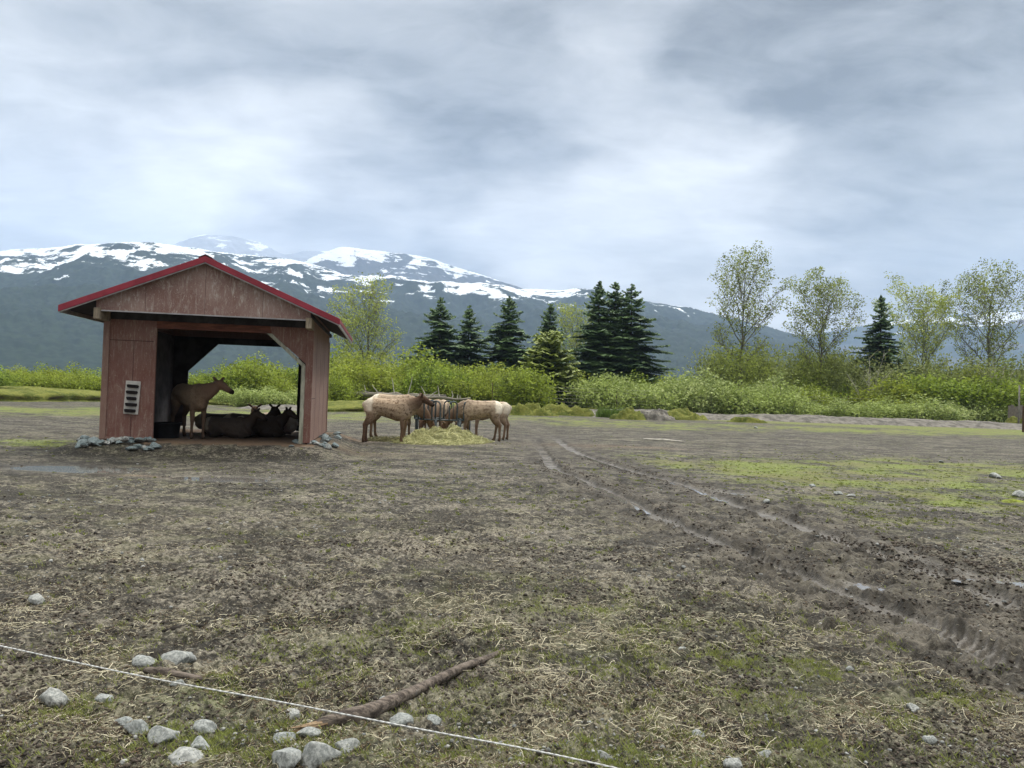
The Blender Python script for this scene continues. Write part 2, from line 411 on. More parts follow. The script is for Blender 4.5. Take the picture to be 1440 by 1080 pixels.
# bilinear lookup of the finished surface, so things rest on it
_gx_, _gy_, _gzz, _nr, _nt, _rr, _th = GG
_Z = _gzz.reshape(_nr, _nt)
def surf(x, y):
    x = np.atleast_1d(np.asarray(x, float)); y = np.atleast_1d(np.asarray(y, float))
    r = np.hypot(x, y); a = np.arctan2(x, y)
    i = np.clip(np.searchsorted(_rr, r)-1, 0, _nr-2); j = np.clip(np.searchsorted(_th, a)-1, 0, _nt-2)
    u = (r-_rr[i])/(_rr[i+1]-_rr[i]); v = (a-_th[j])/(_th[j+1]-_th[j])
    return _Z[i, j]*(1-u)*(1-v)+_Z[i+1, j]*u*(1-v)+_Z[i, j+1]*(1-u)*v+_Z[i+1, j+1]*u*v
def sz(x, y): return float(surf(x, y)[0])
def on_ground(px, py):
    p = on_z(px, py, 0)
    for _ in range(6): p = on_z(px, py, gz(p[0], p[1]))
    return p

# standing water
m, t, b, out = new_mat('puddle_water')
b.inputs['Base Color'].default_value = (.16, .145, .125, 1); b.inputs['Roughness'].default_value = .06; b.inputs['Specular IOR Level'].default_value = .6
M_WATER = m
def pool_obj(c, a, bb, lv, label):
    n = 40; lv = lv+.018; pts = [(c[0], c[1], lv)]
    for k in range(n):
        th = 2*math.pi*k/n; q = 1.5+.2*math.sin(3*th+c[0])+.12*math.sin(7*th)
        pts.append((c[0]+a*q*math.cos(th), c[1]+bb*q*math.sin(th), lv))
    mb = MB(); mb.poly(pts, [(0, k+1, (k+1) % n+1) for k in range(n)])
    return tag(mb.build('puddle', M_WATER), label, 'puddle', kind='structure')
PL = ['long grey puddle in the mud in front of the shed corner stones', 'faint shallow puddle in front of the shed opening', 'small bright puddle in the near wheel rut', 'puddle in the right wheel rut at the frame edge', 'brownish puddle between the wheel ruts']
for (c, a, bb, lv), lb in zip(POOLW, PL): pool_obj(c, a, bb, lv, lb)
def rut_water(L, s0, s1, w, dep, label):
    acc_ = 0; pts = []
    for a, b_ in zip(L[:-1], L[1:]):
        if s0 <= acc_ <= s1: pts.append((a, (b_-a)/np.linalg.norm(b_-a)))
        acc_ += np.linalg.norm(b_-a)
    V = []; F = []
    for i, (p, d) in enumerate(pts):
        nrm = np.array([-d[1], d[0]]); z = gz(p[0], p[1])-dep*.9+.006
        ww = w*(.25+.75*math.sin(math.pi*(i+.5)/len(pts)))*(1+.3*math.sin(i*1.9))
        V += [(p[0]+nrm[0]*ww, p[1]+nrm[1]*ww, z), (p[0]-nrm[0]*ww, p[1]-nrm[1]*ww, z)]
    F = [(2*i, 2*i+2, 2*i+3, 2*i+1) for i in range(len(pts)-1)]
    mb = MB(); mb.poly(V, F); return tag(mb.build('puddle', M_WATER), label, 'puddle', kind='structure')
def arc_at(L, px, py):
    c = on_z(px, py)[:2]; return float(line_dist(np.array([c[0]]), np.array([c[1]]), L)[2][0])
rut_water(RUTS[0], arc_at(RUTS[0], 774, 653), arc_at(RUTS[0], 830, 678), .07, .066, 'thin bright water line at the far end of the left rut')
rut_water(RUTS[0], arc_at(RUTS[0], 838, 682), arc_at(RUTS[0], 918, 720), .12, .066, 'bright strip of water where the left rut ends in churned mud')
rut_water(RUTS[1], arc_at(RUTS[1], 815, 637), arc_at(RUTS[1], 878, 658), .06, .052, 'thin strip of water at the far end of the right rut')
rut_water(RUTS[1], arc_at(RUTS[1], 940, 674), arc_at(RUTS[1], 1020, 704), .09, .052, 'strip of water halfway along the right rut')
# ------------------------------------------------------------------ mountains
def ridge(name, prof, D, depth, snow, seed, amp, jag, base_z=0., front=.62, ngrid=(150, 620), gul=1.):
    """a real mountain range: crest heights along a bearing profile (pixel pairs) at distance D, sloping to the plain on this side and away behind"""
    dirs = [ray(px, py) for px, py in prof]
    az = np.array([math.atan2(d[0], d[1]) for d in dirs]); el = np.array([d[2]/math.hypot(d[0], d[1]) for d in dirs])
    A = np.linspace(az[0], az[-1], ngrid[1]); Hc = np.interp(A, az, el)*D+CAM_H
    k = np.ones(9)/9; Hc = np.convolve(np.pad(Hc, 4, 'edge'), k, 'valid')
    T = np.concatenate([np.linspace(0, 1, ngrid[0]), 1+np.linspace(.02, .8, 22)])
    TT, AA = np.meshgrid(T, A, indexing='ij'); HH = np.broadcast_to(Hc, TT.shape)
    rad = D-depth+depth*TT
    x = rad*np.sin(AA); y = rad*np.cos(AA)
    shape = np.where(TT <= 1, (np.clip(TT, 0, 1)**1.15)*(1.12-.12*np.clip(TT, 0, 1)), 1-(TT-1)**1.3*1.1)
    sc = D/3500.
    gully = np.abs(fbm(x/(420*sc)+seed+.0008*y, y/(900*sc)+seed, 5, .52))
    env = np.clip(np.minimum(TT*2.5, (1.06-TT)*3.2), 0, 1); env = np.where(TT > 1.02, .2, env)
    z = base_z+(HH-base_z)*shape+env*amp*(fbm(x/(700*sc)+seed, y/(700*sc), 5, .55)*.9-gully*gul+.12)
    z += jag*gnoise(x/(9*sc)+seed, y/(14*sc))*np.clip(TT*6, 0, 1)*(1-.6*(z > snow))
    V = np.stack([x, y, z], -1).reshape(-1, 3); nt = ngrid[1]; nr = len(T)
    i = np.arange(nr-1)[:, None]*nt; j = np.arange(nt-1)[None, :]
    F = np.stack([i+j, i+nt+j, i+nt+j+1, i+j+1], -1).reshape(-1, 4)[:, ::-1]
    me = fmesh(name, V, F); o = link(name, me, None, smooth=True); tag(o, kind='structure'); return o

def mountain_mat(name, snow_lo, snow_hi, cov, forest=((.012, .022, .022), (.028, .044, .034)), rock=((.075, .06, .06), (.13, .10, .095)), sc=1., tiltx=0.):
    m, t, b, out = new_mat(name)
    P = t.node('ShaderNodeNewGeometry').outputs['Position']
    z = t.node('ShaderNodeSeparateXYZ'); t.put(z.inputs[0], P); z = z.outputs[2]
    Ps = t.scale(P, (1/sc, .55/sc, 1.6/sc))
    nL = t.noise(Ps, .0022, 6, .62); nS = t.noise(Ps, .0085, 8, .68, .6); nT = t.noise(P, .05/sc, 3, .6)
    sx_ = t.node('ShaderNodeSeparateXYZ'); t.put(sx_.inputs[0], P)
    alt = t.ramp(t.math('SUBTRACT', z, t.math('MULTIPLY', t.math('ADD', sx_.outputs[0], 2200.), tiltx)), snow_lo, snow_hi)
    f = t.mix(t.ramp(nT, .35, .65), forest[0], forest[1])
    rk = t.mix(nS, rock[0], rock[1])
    # open alpine slopes: faded brown and olive between the trees
    f = t.mix(t.math('MULTIPLY', t.ramp(nL, .52, .66), t.ramp(z, snow_lo*.35, snow_lo*.95)), f, rk)
    st_ = t.noise(t.scale(P, (1/sc, .4/sc, 4/sc)), .006, 7, .7, .8)
    patch = t.math('ADD', t.math('ADD', t.math('MULTIPLY', t.math('SUBTRACT', nS, .5), 3.2), t.math('MULTIPLY', t.math('SUBTRACT', nL, .5), 1.8)), t.math('MULTIPLY', t.math('SUBTRACT', st_, .5), 2.6))
    th = t.math('SUBTRACT', t.math('ADD', patch, t.math('MULTIPLY', alt, 1.05+cov)), 1.25)
    sn = t.ramp(th, .0, .10)
    ao = t.mix(sn, f, (.80, .84, .88))
    t.put(b.inputs['Base Color'], ao); b.inputs['Roughness'].default_value = .95; b.inputs['Specular IOR Level'].default_value = .1
    return m
PM = [(-420, 372), (-250, 362), (-80, 356), (0, 354), (60, 349), (120, 345), (190, 341), (250, 346), (330, 354), (400, 363), (440, 373), (480, 386), (540, 391), (600, 396), (683, 402), (720, 406), (752, 405), (787, 407),
      (806, 403), (832, 406), (880, 418), (940, 428), (992, 440), (1027, 449), (1079, 463), (1107, 474), (1180, 494), (1260, 514), (1340, 540), (1420, 566), (1500, 586)]
o = ridge('mountain', PM, 3500, 2500, 420, 3.7, 120, 7)
o.data.materials.append(mountain_mat('forest_mountain', -40, 400, .36, tiltx=.062))
PF = [(300, 440), (400, 385), (440, 362), (480, 347), (520, 351), (570, 356), (607, 362), (650, 377), (700, 394), (725, 402), (800, 430), (900, 470)]
o = ridge('mountain', PF, 5200, 1500, 600, 9.1, 110, 4, base_z=250, ngrid=(110, 380))
o.data.materials.append(mountain_mat('snowy_peak', 480, 900, .40, sc=1.4, forest=((.03, .035, .03), (.06, .055, .045))))
PB = [(60, 420), (170, 375), (250, 341), (285, 330), (330, 334), (370, 343), (400, 360), (430, 352), (470, 352), (520, 380), (600, 430)]
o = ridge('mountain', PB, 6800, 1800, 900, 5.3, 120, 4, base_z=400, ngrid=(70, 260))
o.data.materials.append(mountain_mat('cloud_peak', 700, 1300, .35, sc=2.5, forest=((.30, .32, .35), (.36, .38, .42)), rock=((.28, .30, .33), (.36, .38, .42))))  # pale blue-grey forest and rock: the peak's fade into haze, painted in
PR = [(1020, 520), (1090, 492), (1150, 470), (1200, 461), (1250, 455), (1320, 444), (1400, 438), (1500, 432), (1650, 425), (1800, 430)]
o = ridge('mountain', PR, 6000, 2600, 400, 1.3, 110, 5, ngrid=(90, 320))
o.data.materials.append(mountain_mat('right_mountain', 330, 640, .34, sc=1.5))

# the air between: pale blue haze
mb = MB(); mb.box(-6500, 9000, -300, 7300, -60, 1450)
hz = bpy.data.materials.new('haze'); hz.use_nodes = True; t = NT(hz.node_tree); t.n.clear()
out = t.node('ShaderNodeOutputMaterial'); pv = t.node('ShaderNodeVolumePrincipled'); t.l.new(pv.outputs[0], out.inputs['Volume'])
pv.inputs['Color'].default_value = (.53, .70, .98, 1); pv.inputs['Density'].default_value = .00014; pv.inputs['Anisotropy'].default_value = 0.
ho = mb.build('haze', hz); tag(ho, 'thin blue haze in the valley air', 'haze', kind='stuff')
# ------------------------------------------------------------------ the red shed
def paint_mat(name, col, wear, pale, amount, vert=(9, 9, .8)):
    m, t, b, out = new_mat(name)
    O = t.node('ShaderNodeTexCoord').outputs['Object']
    streak = t.noise(t.scale(O, vert), 3.2, 7, .68, .25); blot = t.noise(O, 1.1, 5, .6); fine = t.noise(t.scale(O, (3, 3, 1)), 14, 5, .7, 1.6)
    base = t.mix(t.ramp(blot, .35, .68), col, wear)
    s = t.math('MULTIPLY', t.ramp(streak, .50, .74), t.ramp(blot, .30, .70, .45, 1.1))
    base = t.mix(t.math('MULTIPLY', s, amount, clamp=True), base, pale)
    base = t.mix(t.ramp(fine, .56, .70, 0, .7*amount+.25), base, pale)
    sc_ = t.noise(t.scale(O, (1.6, 1.6, 1)), 2.4, 9, .78, .9)
    base = t.mix(t.ramp(sc_, .55, .70, 0, .8*amount), base, pale)
    base = t.mix(t.ramp(fine, .40, .30, 0, .5), base, tuple(c*.55 for c in col))
    t.put(b.inputs['Base Color'], base); b.inputs['Roughness'].default_value = .75
    t.put(b.inputs['Normal'], t.bump(fine, .25, .006)); return m
M_RED = paint_mat('barn_paint', (.185, .082, .064), (.232, .125, .102), (.43, .37, .29), .7)
M_GAB = paint_mat('weathered_gable_paint', (.24, .135, .115), (.34, .235, .205), (.60, .55, .49), 1.0, (5, 5, 1.0))
M_SIDE = paint_mat('side_wall_paint', (.235, .138, .108), (.285, .175, .14), (.44, .38, .31), .5)
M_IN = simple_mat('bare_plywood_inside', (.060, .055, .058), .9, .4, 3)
M_ROOF = simple_mat('red_sheet_metal', (.30, .038, .058), .42, .2, 2, bump=.05)
M_WOODG = simple_mat('grey_green_timber', (.40, .39, .31), .85, .35, 3, stretch=(6, 6, 1), bump=.3)
M_BROWNW = simple_mat('red_brown_beam', (.17, .065, .042), .8, .35, 3, stretch=(1, 6, 6), bump=.3)
M_POST = simple_mat('weathered_pine', (.33, .27, .20), .85, .4, 3, stretch=(6, 6, 1), bump=.4)
M_GALV = simple_mat('metal_trim', (.42, .40, .41), .4, .2, 6, metal=.5, bump=.05)

shed = empty('shed', (SHED_O[0], SHED_O[1], .30), SHED_YAW)
tag(shed, 'open red wooden shed with a red metal gable roof', 'shed')
WD, DP, WH, TH = 4.46, 5.2, 2.66, .05
HD = 2.50                                   # head of the openings
def panel(name, outline, y0, y1, mat, parent=None):
    mb = MB(); mb.prism(outline, y0, y1); return mb.build(name, mat, parent or shed)
# front wall: full panel at the left, header, narrow corner with a diagonal brace at the right
fw = panel('front_wall', [(.0, .0), (1.06, .0), (1.06, 2.24), (1.06, 2.235), (1.06, WH), (.0, WH)][:3]+[(1.06, WH), (.0, WH)], 0, .03, M_RED)
panel('header', [(1.062, HD), (3.55, HD), (3.50, WH), (1.062, WH)], .004, .06, M_BROWNW)
panel('corner_wall', [(3.552, HD), (4.33, 1.83), (4.33, 0.0), (WD, 0.0), (WD, WH), (3.502, WH)], 0, .03, M_RED)
def seam(px0, pz0, px1, pz1, y, parent):
    return (px0, px1, y-.003, y+.01, pz0, pz1)
mb = MB()
for a in [(.0, .022, 0, WH), (.60, .608, 0, 2.19)]: mb.box(a[0], a[1], -.004, .002, a[2], a[3])
mb.box(.10, 1.06, -.004, .002, 2.19, 2.205)
mb.build('panel_seam', simple_mat('seam_shadow_gap', (.06, .03, .028), .9, .2), fw)
mb = MB(); mb.box(-.035, .095, -.028, -.001, 0, WH); mb.build('corner_board', M_SIDE, fw, bevel=.004)
mb = MB(); mb.box(1.015, 1.075, -.02, .055, .0, HD-.002); mb.build('door_jamb', M_RED, fw, bevel=.004)
mb = MB(); mb.box(0, 1.08, -.016, -.001, -.005, .05); mb.build('bottom_board', M_SIDE, fw, bevel=.004)
# diagonal brace and the pale post edge
mb = MB()
mb.prism([(3.555, HD-.004), (3.44, HD-.004), (4.235, 1.78), (4.325, 1.80)], -.012, .09); mb.build('brace', M_WOODG, shed, bevel=.004)
mb = MB(); mb.box(4.236, 4.328, -.012, .09, -.02, 1.79); mb.build('post', M_WOODG, shed, bevel=.004)
mb = MB(); mb.box(4.33, WD+.03, -.028, -.001, 0, WH); mb.build('corner_board', M_RED, shed, bevel=.004)
# side walls (clad outside, bare inside)
def side(name, x, s):
    mb = MB(); mb.box(x, x+s*.014, .031, DP-.031, 0, WH); o = mb.build(name, M_SIDE if s > 0 else M_IN, shed)
    return o
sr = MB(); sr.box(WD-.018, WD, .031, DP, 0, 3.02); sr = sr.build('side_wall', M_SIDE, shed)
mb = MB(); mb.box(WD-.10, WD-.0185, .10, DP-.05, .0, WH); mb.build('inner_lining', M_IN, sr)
mb = MB()
for yy in (1.22, 2.44, 3.66, 4.88):
    mb = MB(); mb.box(WD-.002, WD+.002, yy, yy+.010, 0.0, WH); mb.build('panel_seam', bpy.data.materials['seam_shadow_gap'], sr)
mb = MB(); mb.box(WD-.002, WD+.002, .05, 1.2, 1.02, 1.032)
mb.build('panel_seam', bpy.data.materials['seam_shadow_gap'], sr)
mb = MB(); mb.box(WD+.001, WD+.02, DP-.10, DP+.02, 0, WH); mb.build('corner_board', M_SIDE, sr, bevel=.003)
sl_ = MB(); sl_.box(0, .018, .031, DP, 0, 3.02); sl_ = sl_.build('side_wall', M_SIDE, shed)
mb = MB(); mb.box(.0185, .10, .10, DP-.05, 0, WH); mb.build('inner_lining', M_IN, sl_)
# back wall: the same arrangement turned round
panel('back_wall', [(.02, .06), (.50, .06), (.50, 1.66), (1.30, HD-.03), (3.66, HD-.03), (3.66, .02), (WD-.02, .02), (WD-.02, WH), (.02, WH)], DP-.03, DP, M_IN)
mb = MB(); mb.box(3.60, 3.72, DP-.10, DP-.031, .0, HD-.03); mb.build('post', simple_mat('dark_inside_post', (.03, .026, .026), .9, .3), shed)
# sill boards under the side wall
mb = MB(); mb.box(WD-.10, WD-.02, .1, DP, -.07, -.002); mb.build('sill', simple_mat('tarred_sill', (.02, .02, .022), .9, .3), shed)
# roof
RX, RZ, EX0, EX1, EZ = 2.21, 4.05, -.66, 5.09, 2.83
RY0, RY1 = -.74, DP+.62
sll = (RZ-EZ)/(RX-EX0); slr = (RZ-EZ)/(EX1-RX)
def roof_slab(name, x0, z0, x1, z1, th, y0, y1, mat, parent, off=0.):
    mb = MB(); mb.prism([(x0, z0-off), (x1, z1-off), (x1, z1-th-off), (x0, z0-th-off)], y0, y1); return mb.build(name, mat, parent)
roof = roof_slab('roof', EX0, EZ, RX, RZ, .03, RY0, RY1, M_ROOF, shed)
r2 = roof_slab('roof_slope', RX+.0, RZ, EX1, EZ, .03, RY0, RY1, M_ROOF, roof)
mb = MB()
for k in range(1, 20):
    y = RY0+k*(RY1-RY0)/20
    mb.prism([(EX0, EZ+.002), (RX, RZ+.002), (RX, RZ+.024), (EX0, EZ+.024)], y, y+.02)
    mb.prism([(RX, RZ+.002), (EX1, EZ+.002), (EX1, EZ+.024), (RX, RZ+.024)], y, y+.02)
mb.build('standing_seam', M_ROOF, roof)
mb = MB(); mb.prism([(RX-.14, RZ-.035), (RX, RZ+.030), (RX+.14, RZ-.035), (RX+.14, RZ-.010), (RX, RZ+.055), (RX-.14, RZ-.010)], RY0-.02, RY1+.01)
mb.build('ridge_cap', simple_mat('dark_ridge', (.09, .03, .035), .5, .2), roof)
# soffit under the overhang and the dark ceiling
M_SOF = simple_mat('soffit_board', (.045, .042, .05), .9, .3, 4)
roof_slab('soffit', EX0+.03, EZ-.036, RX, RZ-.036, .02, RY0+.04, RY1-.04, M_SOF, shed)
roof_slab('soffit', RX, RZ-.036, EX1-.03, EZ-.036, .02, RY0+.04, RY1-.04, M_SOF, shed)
# red fascia boards along the gable and the pale line under them, eave trims
def fascia(x0, z0, x1, z1, y, d, th, mat, name, parent, drop=0.):
    mb = MB(); mb.prism([(x0, z0-drop), (x1, z1-drop), (x1, z1-drop-d), (x0, z0-drop-d)], y, y+th); return mb.build(name, mat, parent, bevel=.003)
fascia(EX0-.02, EZ+.012, RX, RZ+.012, RY0-.035, .135, .03, M_ROOF, 'fascia', shed)
fascia(RX, RZ+.012, EX1+.02, EZ+.012, RY0-.035, .135, .03, M_ROOF, 'fascia', shed)
fascia(EX0-.01, EZ, RX, RZ, RY0-.022, .022, .03, M_GALV, 'metal_edge', shed, .125)
fascia(RX, RZ, EX1+.01, EZ, RY0-.022, .022, .03, M_GALV, 'metal_edge', shed, .125)
mb = MB(); mb.box(EX1-.028, EX1+.002, RY0, RY1, EZ-.14, EZ+.004); mb.build('eave_board', M_GALV, shed)
mb = MB(); mb.box(EX1+.003, EX1+.018, RY0-.03, RY1, EZ-.07, EZ+.012); mb.build('eave_flashing', M_ROOF, shed)
mb = MB(); mb.box(EX0-.002, EX0+.028, RY0, RY1, EZ-.14, EZ+.004); mb.build('eave_board', M_GALV, shed)
# gable panel, a plywood triangle out at the overhang, carried on beams
GY = -.60
def roof_z(x): return (EZ+(x-EX0)*sll) if x < RX else (RZ-(x-RX)*slr)
gb = MB(); gb.prism([(0, 2.80), (WD, 2.80), (WD, roof_z(WD)-.05), (RX, RZ-.05), (0, roof_z(0)-.05)], GY, GY+.02)
gb = gb.build('gable_panel', M_GAB, shed)
mb = MB()
M_FS = simple_mat('faint_seam', (.13, .07, .065), .9, .2)
for x in (.98, 2.2, 3.42):
    mb = MB(); mb.box(x, x+.008, GY-.003, GY+.002, 2.80, roof_z(x)-.18); mb.build('panel_seam', M_FS, gb)
mb = MB(); mb.box(-.02, WD+.02, GY-.012, GY+.03, 2.775, 2.80); mb.build('drip_edge', M_GALV, gb)
for x in (-.03, WD-.10):
    mb = MB(); mb.prism([(x, 2.60), (x+.13, 2.60), (x+.13, 2.84), (x, 2.84)], GY-.06, GY+.6); mb.build('beam', M_POST, shed, bevel=.01)
    mb = MB(); mb.prism([(x, 2.845), (x+.13, 2.845), (x+.13, 2.93), (x, 2.93)], GY+.03, DP+.5); mb.build('purlin', M_IN, shed)
for x in (1.2, 2.16, 3.2):
    mb = MB(); mb.prism([(x, roof_z(x)-.22), (x+.09, roof_z(x)-.22), (x+.09, roof_z(x+.09)-.07), (x, roof_z(x)-.07)], GY+.03, DP+.5); mb.build('rafter', M_IN, shed)
# tie beams behind the header closing the loft
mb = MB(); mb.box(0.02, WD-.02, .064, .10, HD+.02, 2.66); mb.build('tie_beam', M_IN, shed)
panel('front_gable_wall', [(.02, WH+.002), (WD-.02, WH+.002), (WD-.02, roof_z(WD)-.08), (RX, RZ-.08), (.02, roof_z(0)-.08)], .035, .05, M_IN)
panel('back_gable_wall', [(.02, WH+.002), (WD-.02, WH+.002), (WD-.02, roof_z(WD)-.08), (RX, RZ-.08), (.02, roof_z(0)-.08)], DP-.03, DP, M_SIDE)

def shed_world(lx, ly, z=0): return (SHED_O[0]+lx*SX[0]+ly*SY[0], SHED_O[1]+lx*SX[1]+ly*SY[1], z)
# scratching board with dark brush strips
p = shed_world(.60, -.006, .30)
sb = empty('scratching_board', (p[0], p[1], .30+.56), SHED_YAW); sb.rotation_euler = (0, R_(2.5), SHED_YAW)
tag(sb, 'pale board with five dark bristle strips fixed to the front wall of the shed', 'scratching board')
mb = MB(); mb.box(-.155, .155, -.03, -.002, 0, .74); mb.build('board', simple_mat('pale_plastic', (.56, .53, .49), .6, .15, 6), sb, bevel=.008)
M_BR = simple_mat('dark_bristle', (.018, .014, .014), .95, .4, 60, bump=.8)
for k in range(5):
    z = .075+k*.137; w = (.118, .125, .105, .12, .122)[k]; s = (-.01, .005, .0, -.004, .006)[k]
    mb = MB(); mb.prism([(-w+s, z+.01), (-w+s+.02, z-.035), (w+s-.02, z-.037), (w+s, z+.0), (w+s-.015, z+.036), (-w+s+.03, z+.038), (-w+s, z+.028)], -.085, -.031)
    mb.build('bristle_strip', M_BR, sb, bevel=.006)
# black rubber tub inside
p = shed_world(.98, 1.3)
tb = MB(); prof = [(.30, 0), (.34, .34), (.37, .36), (.37, .38), (.32, .38), (.29, .06), (0, .06)]
n = 28; base = 0; V = []
for r_, z_ in prof: V += [(r_*math.cos(2*math.pi*j/n), r_*math.sin(2*math.pi*j/n), z_) for j in range(n)]
F = [(i*n+j, i*n+(j+1) % n, (i+1)*n+(j+1) % n, (i+1)*n+j) for i in range(len(prof)-1) for j in range(n)]
tb.poly(V, F); o = tb.build('rubber_tub', simple_mat('black_rubber', (.012, .012, .014), .7, .3), smooth=True)
o.location = (p[0], p[1], sz(p[0], p[1])-.01); tag(o, 'black rubber tub against the inner left wall of the shed', 'tub')
# ------------------------------------------------------------------ foliage
def leaf_mat(name, c1, c2, trans=.35, c3=None):
    m, t, b, out = new_mat(name)
    lv = t.attr('lv'); oi = t.node('ShaderNodeObjectInfo').outputs['Random']
    col = t.mix(lv, c1, c2)
    if c3 is not None: col = t.mix(t.math('MULTIPLY', oi, .75), col, t.mix(lv, tuple(x*.6 for x in c3), c3))
    t.put(b.inputs['Base Color'], col); b.inputs['Roughness'].default_value = .6; b.inputs['Specular IOR Level'].default_value = .2
    tr = t.node('ShaderNodeBsdfTranslucent'); t.put(tr.inputs['Color'], col)
    ms = t.node('ShaderNodeMixShader'); ms.inputs[0].default_value = trans
    t.l.new(b.outputs[0], ms.inputs[1]); t.l.new(tr.outputs[0], ms.inputs[2]); t.l.new(ms.outputs[0], out.inputs[0]); return m
L_ALDER = leaf_mat('alder_leaves', (.08, .13, .016), (.36, .47, .07), .4, (.44, .48, .07))
L_WILLOW = leaf_mat('pale_willow_leaves', (.20, .26, .07), (.56, .62, .27), .35, (.40, .50, .12))
L_OLIVE = leaf_mat('grey_willow_leaves', (.13, .155, .05), (.36, .40, .16), .35, (.36, .42, .10))
L_COTTON = leaf_mat('cottonwood_leaves', (.11, .135, .035), (.40, .46, .11), .35)
L_YOUNG = leaf_mat('young_cottonwood_leaves', (.22, .27, .06), (.55, .60, .17), .4)
L_SPRUCE = leaf_mat('spruce_needles', (.034, .068, .038), (.18, .27, .12), .15)
L_YSPRUCE = leaf_mat('young_spruce_needles', (.10, .13, .025), (.30, .36, .08), .12)
M_BARK = simple_mat('grey_bark', (.16, .145, .12), .9, .4, 5)
M_DBARK = simple_mat('dark_bark', (.055, .045, .035), .9, .4, 5)
M_DEAD = simple_mat('bleached_dead_wood', (.50, .47, .40), .9, .35, 5)

def leaves(C, size, jit=.45, up=.25, asp=.62, seed=0, lv=None, kite=True):
    """quads with free orientations at centres C; lv is a light/dark value per leaf"""
    g = np.random.default_rng(seed); n = len(C)
    N = g.normal(size=(n, 3)); N[:, 2] = np.abs(N[:, 2])+up; N /= np.linalg.norm(N, axis=1)[:, None]
    A = np.cross(N, g.normal(size=(n, 3))); A /= np.linalg.norm(A, axis=1)[:, None]; B = np.cross(N, A)
    s = (size*(1-jit+2*jit*g.random(n)))[:, None] if np.isscalar(size) else (size*(1-jit+2*jit*g.random(n)))[:, None]
    V = np.stack([C-A*s, C-B*s*asp, C+A*s, C+B*s*asp], 1).reshape(-1, 3)
    F = np.arange(4*n).reshape(n, 4); me = fmesh('leaves', V, F)
    if lv is None: lv = g.random(n)
    vattr(me, 'lv', np.repeat(np.clip(lv, 0, 1), 4)); return me

def clump_lv(C, seed, f=.9):
    return np.clip(.5+1.3*fbm(C[:, 0]*f+seed+C[:, 2]*.6, C[:, 1]*f+C[:, 2]*.9, 2)+.22*np.random.default_rng(seed).normal(size=len(C)), 0, 1)

def shrub_parts(h, w, nst, nleaf, lsize, seed, lean=.0, top=1.0):
    """multi-stemmed shrub: stems fan from the base and carry leafy sprays"""
    g = random.Random(seed); mb = MB(); P = []
    for s in range(nst):
        a = g.random()*2*math.pi; rr = g.random()**.6; hh = h*(.55+.45*g.random())*(1-.35*rr)*top
        base = np.array([math.cos(a)*.12*w*rr, math.sin(a)*.12*w*rr, -.1]); tip = np.array([math.cos(a)*w*.5*rr+lean*hh, math.sin(a)*w*.5*rr, hh])
        pts = [base+(tip-base)*u+np.array([math.cos(a), math.sin(a), 0])*.10*w*math.sin(u*math.pi)*rr for u in (0, .25, .5, .75, 1)]
        mb.tube(pts, [.035, .028, .02, .014, .006], 4, cap=False)
        for k in range(nleaf//nst):
            u = 1-g.random()**1.35*.92; i = min(3, int(u*4)); q = pts[i]+(pts[i+1]-pts[i])*(u*4-i)
            sp = (.10+.17*(1-abs(u-.55)))*w*.55
            q = q+np.array([g.gauss(0, sp), g.gauss(0, sp), g.gauss(0, sp*.55)])
            if q[2] > .05: P.append(q)
    P = np.array(P); return mb.mesh('stems'), leaves(P, lsize, seed=seed, lv=clump_lv(P, seed))

def conifer_parts(h, w, seed, dens=1., taper=1.0, bare=.06, droop=.25, gap=.18):
    g = random.Random(seed); gn = np.random.default_rng(seed); mb = MB()
    mb.tube([(0, 0, -.3), (.05*g.random(), 0, h*.5), (0, 0, h*.98)], [h*.018, h*.011, .02], 6)
    V = []; LV = []; nw = int(h*2.1*dens)
    for k in range(nw):
        u = bare+(1-bare)*(k+g.random()*.6)/nw; z = h*u
        R = w*.5*((1-u)**(.8*taper))*(1-.25*math.exp(-((u-bare)/.08)**2))+.12
        nb = int(6+5*(1-u)); a0 = g.random()*6.28
        for j in range(nb):
            if g.random() < gap: continue
            z = h*u+g.uniform(-.55, .55)*h/nw*1.6; a = a0+6.28*j/nb+g.gauss(0, .3); L = R*(.45+.75*g.random()); d = np.array([math.cos(a), math.sin(a), 0]); s = np.array([-math.sin(a), math.cos(a), 0])
            dr = droop*(.5+g.random()); lift = .16 if u < .8 else .5
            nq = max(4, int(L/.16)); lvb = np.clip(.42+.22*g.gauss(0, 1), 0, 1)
            mb.tube([(0, 0, z), tuple(d*L*.85+np.array([0, 0, z-dr*L*.55+lift*L*.3]))], [.03, .008], 3, cap=False)
            for q in range(nq):
                t_ = (q+.4+g.random()*.5)/nq
                if t_ < .12: continue
                c = d*L*t_+np.array([0, 0, z-dr*L*t_+lift*L*t_*t_]); wd_ = (.10+.36*math.sin(math.pi*min(1, t_*.92)))*L*.52+.09
                for sgn in (-1, 1):
                    e = c+s*sgn*wd_*(.6+.6*g.random())+d*.12*L*.4+np.array([0, 0, -.10-.12*g.random()])
                    f = .085+.05*g.random(); n0 = d*f+np.array([0, 0, f*.45*g.choice((-1, 1))])
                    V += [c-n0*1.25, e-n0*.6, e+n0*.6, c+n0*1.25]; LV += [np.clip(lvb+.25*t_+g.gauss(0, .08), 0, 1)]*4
                # needles hanging under the twig
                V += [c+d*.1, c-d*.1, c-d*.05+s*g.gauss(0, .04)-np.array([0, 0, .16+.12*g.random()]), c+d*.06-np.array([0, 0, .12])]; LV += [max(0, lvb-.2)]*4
    V = np.array(V); me = fmesh('needles', V, np.arange(len(V)).reshape(-1, 4)); vattr(me, 'lv', LV); return mb.mesh('trunk'), me

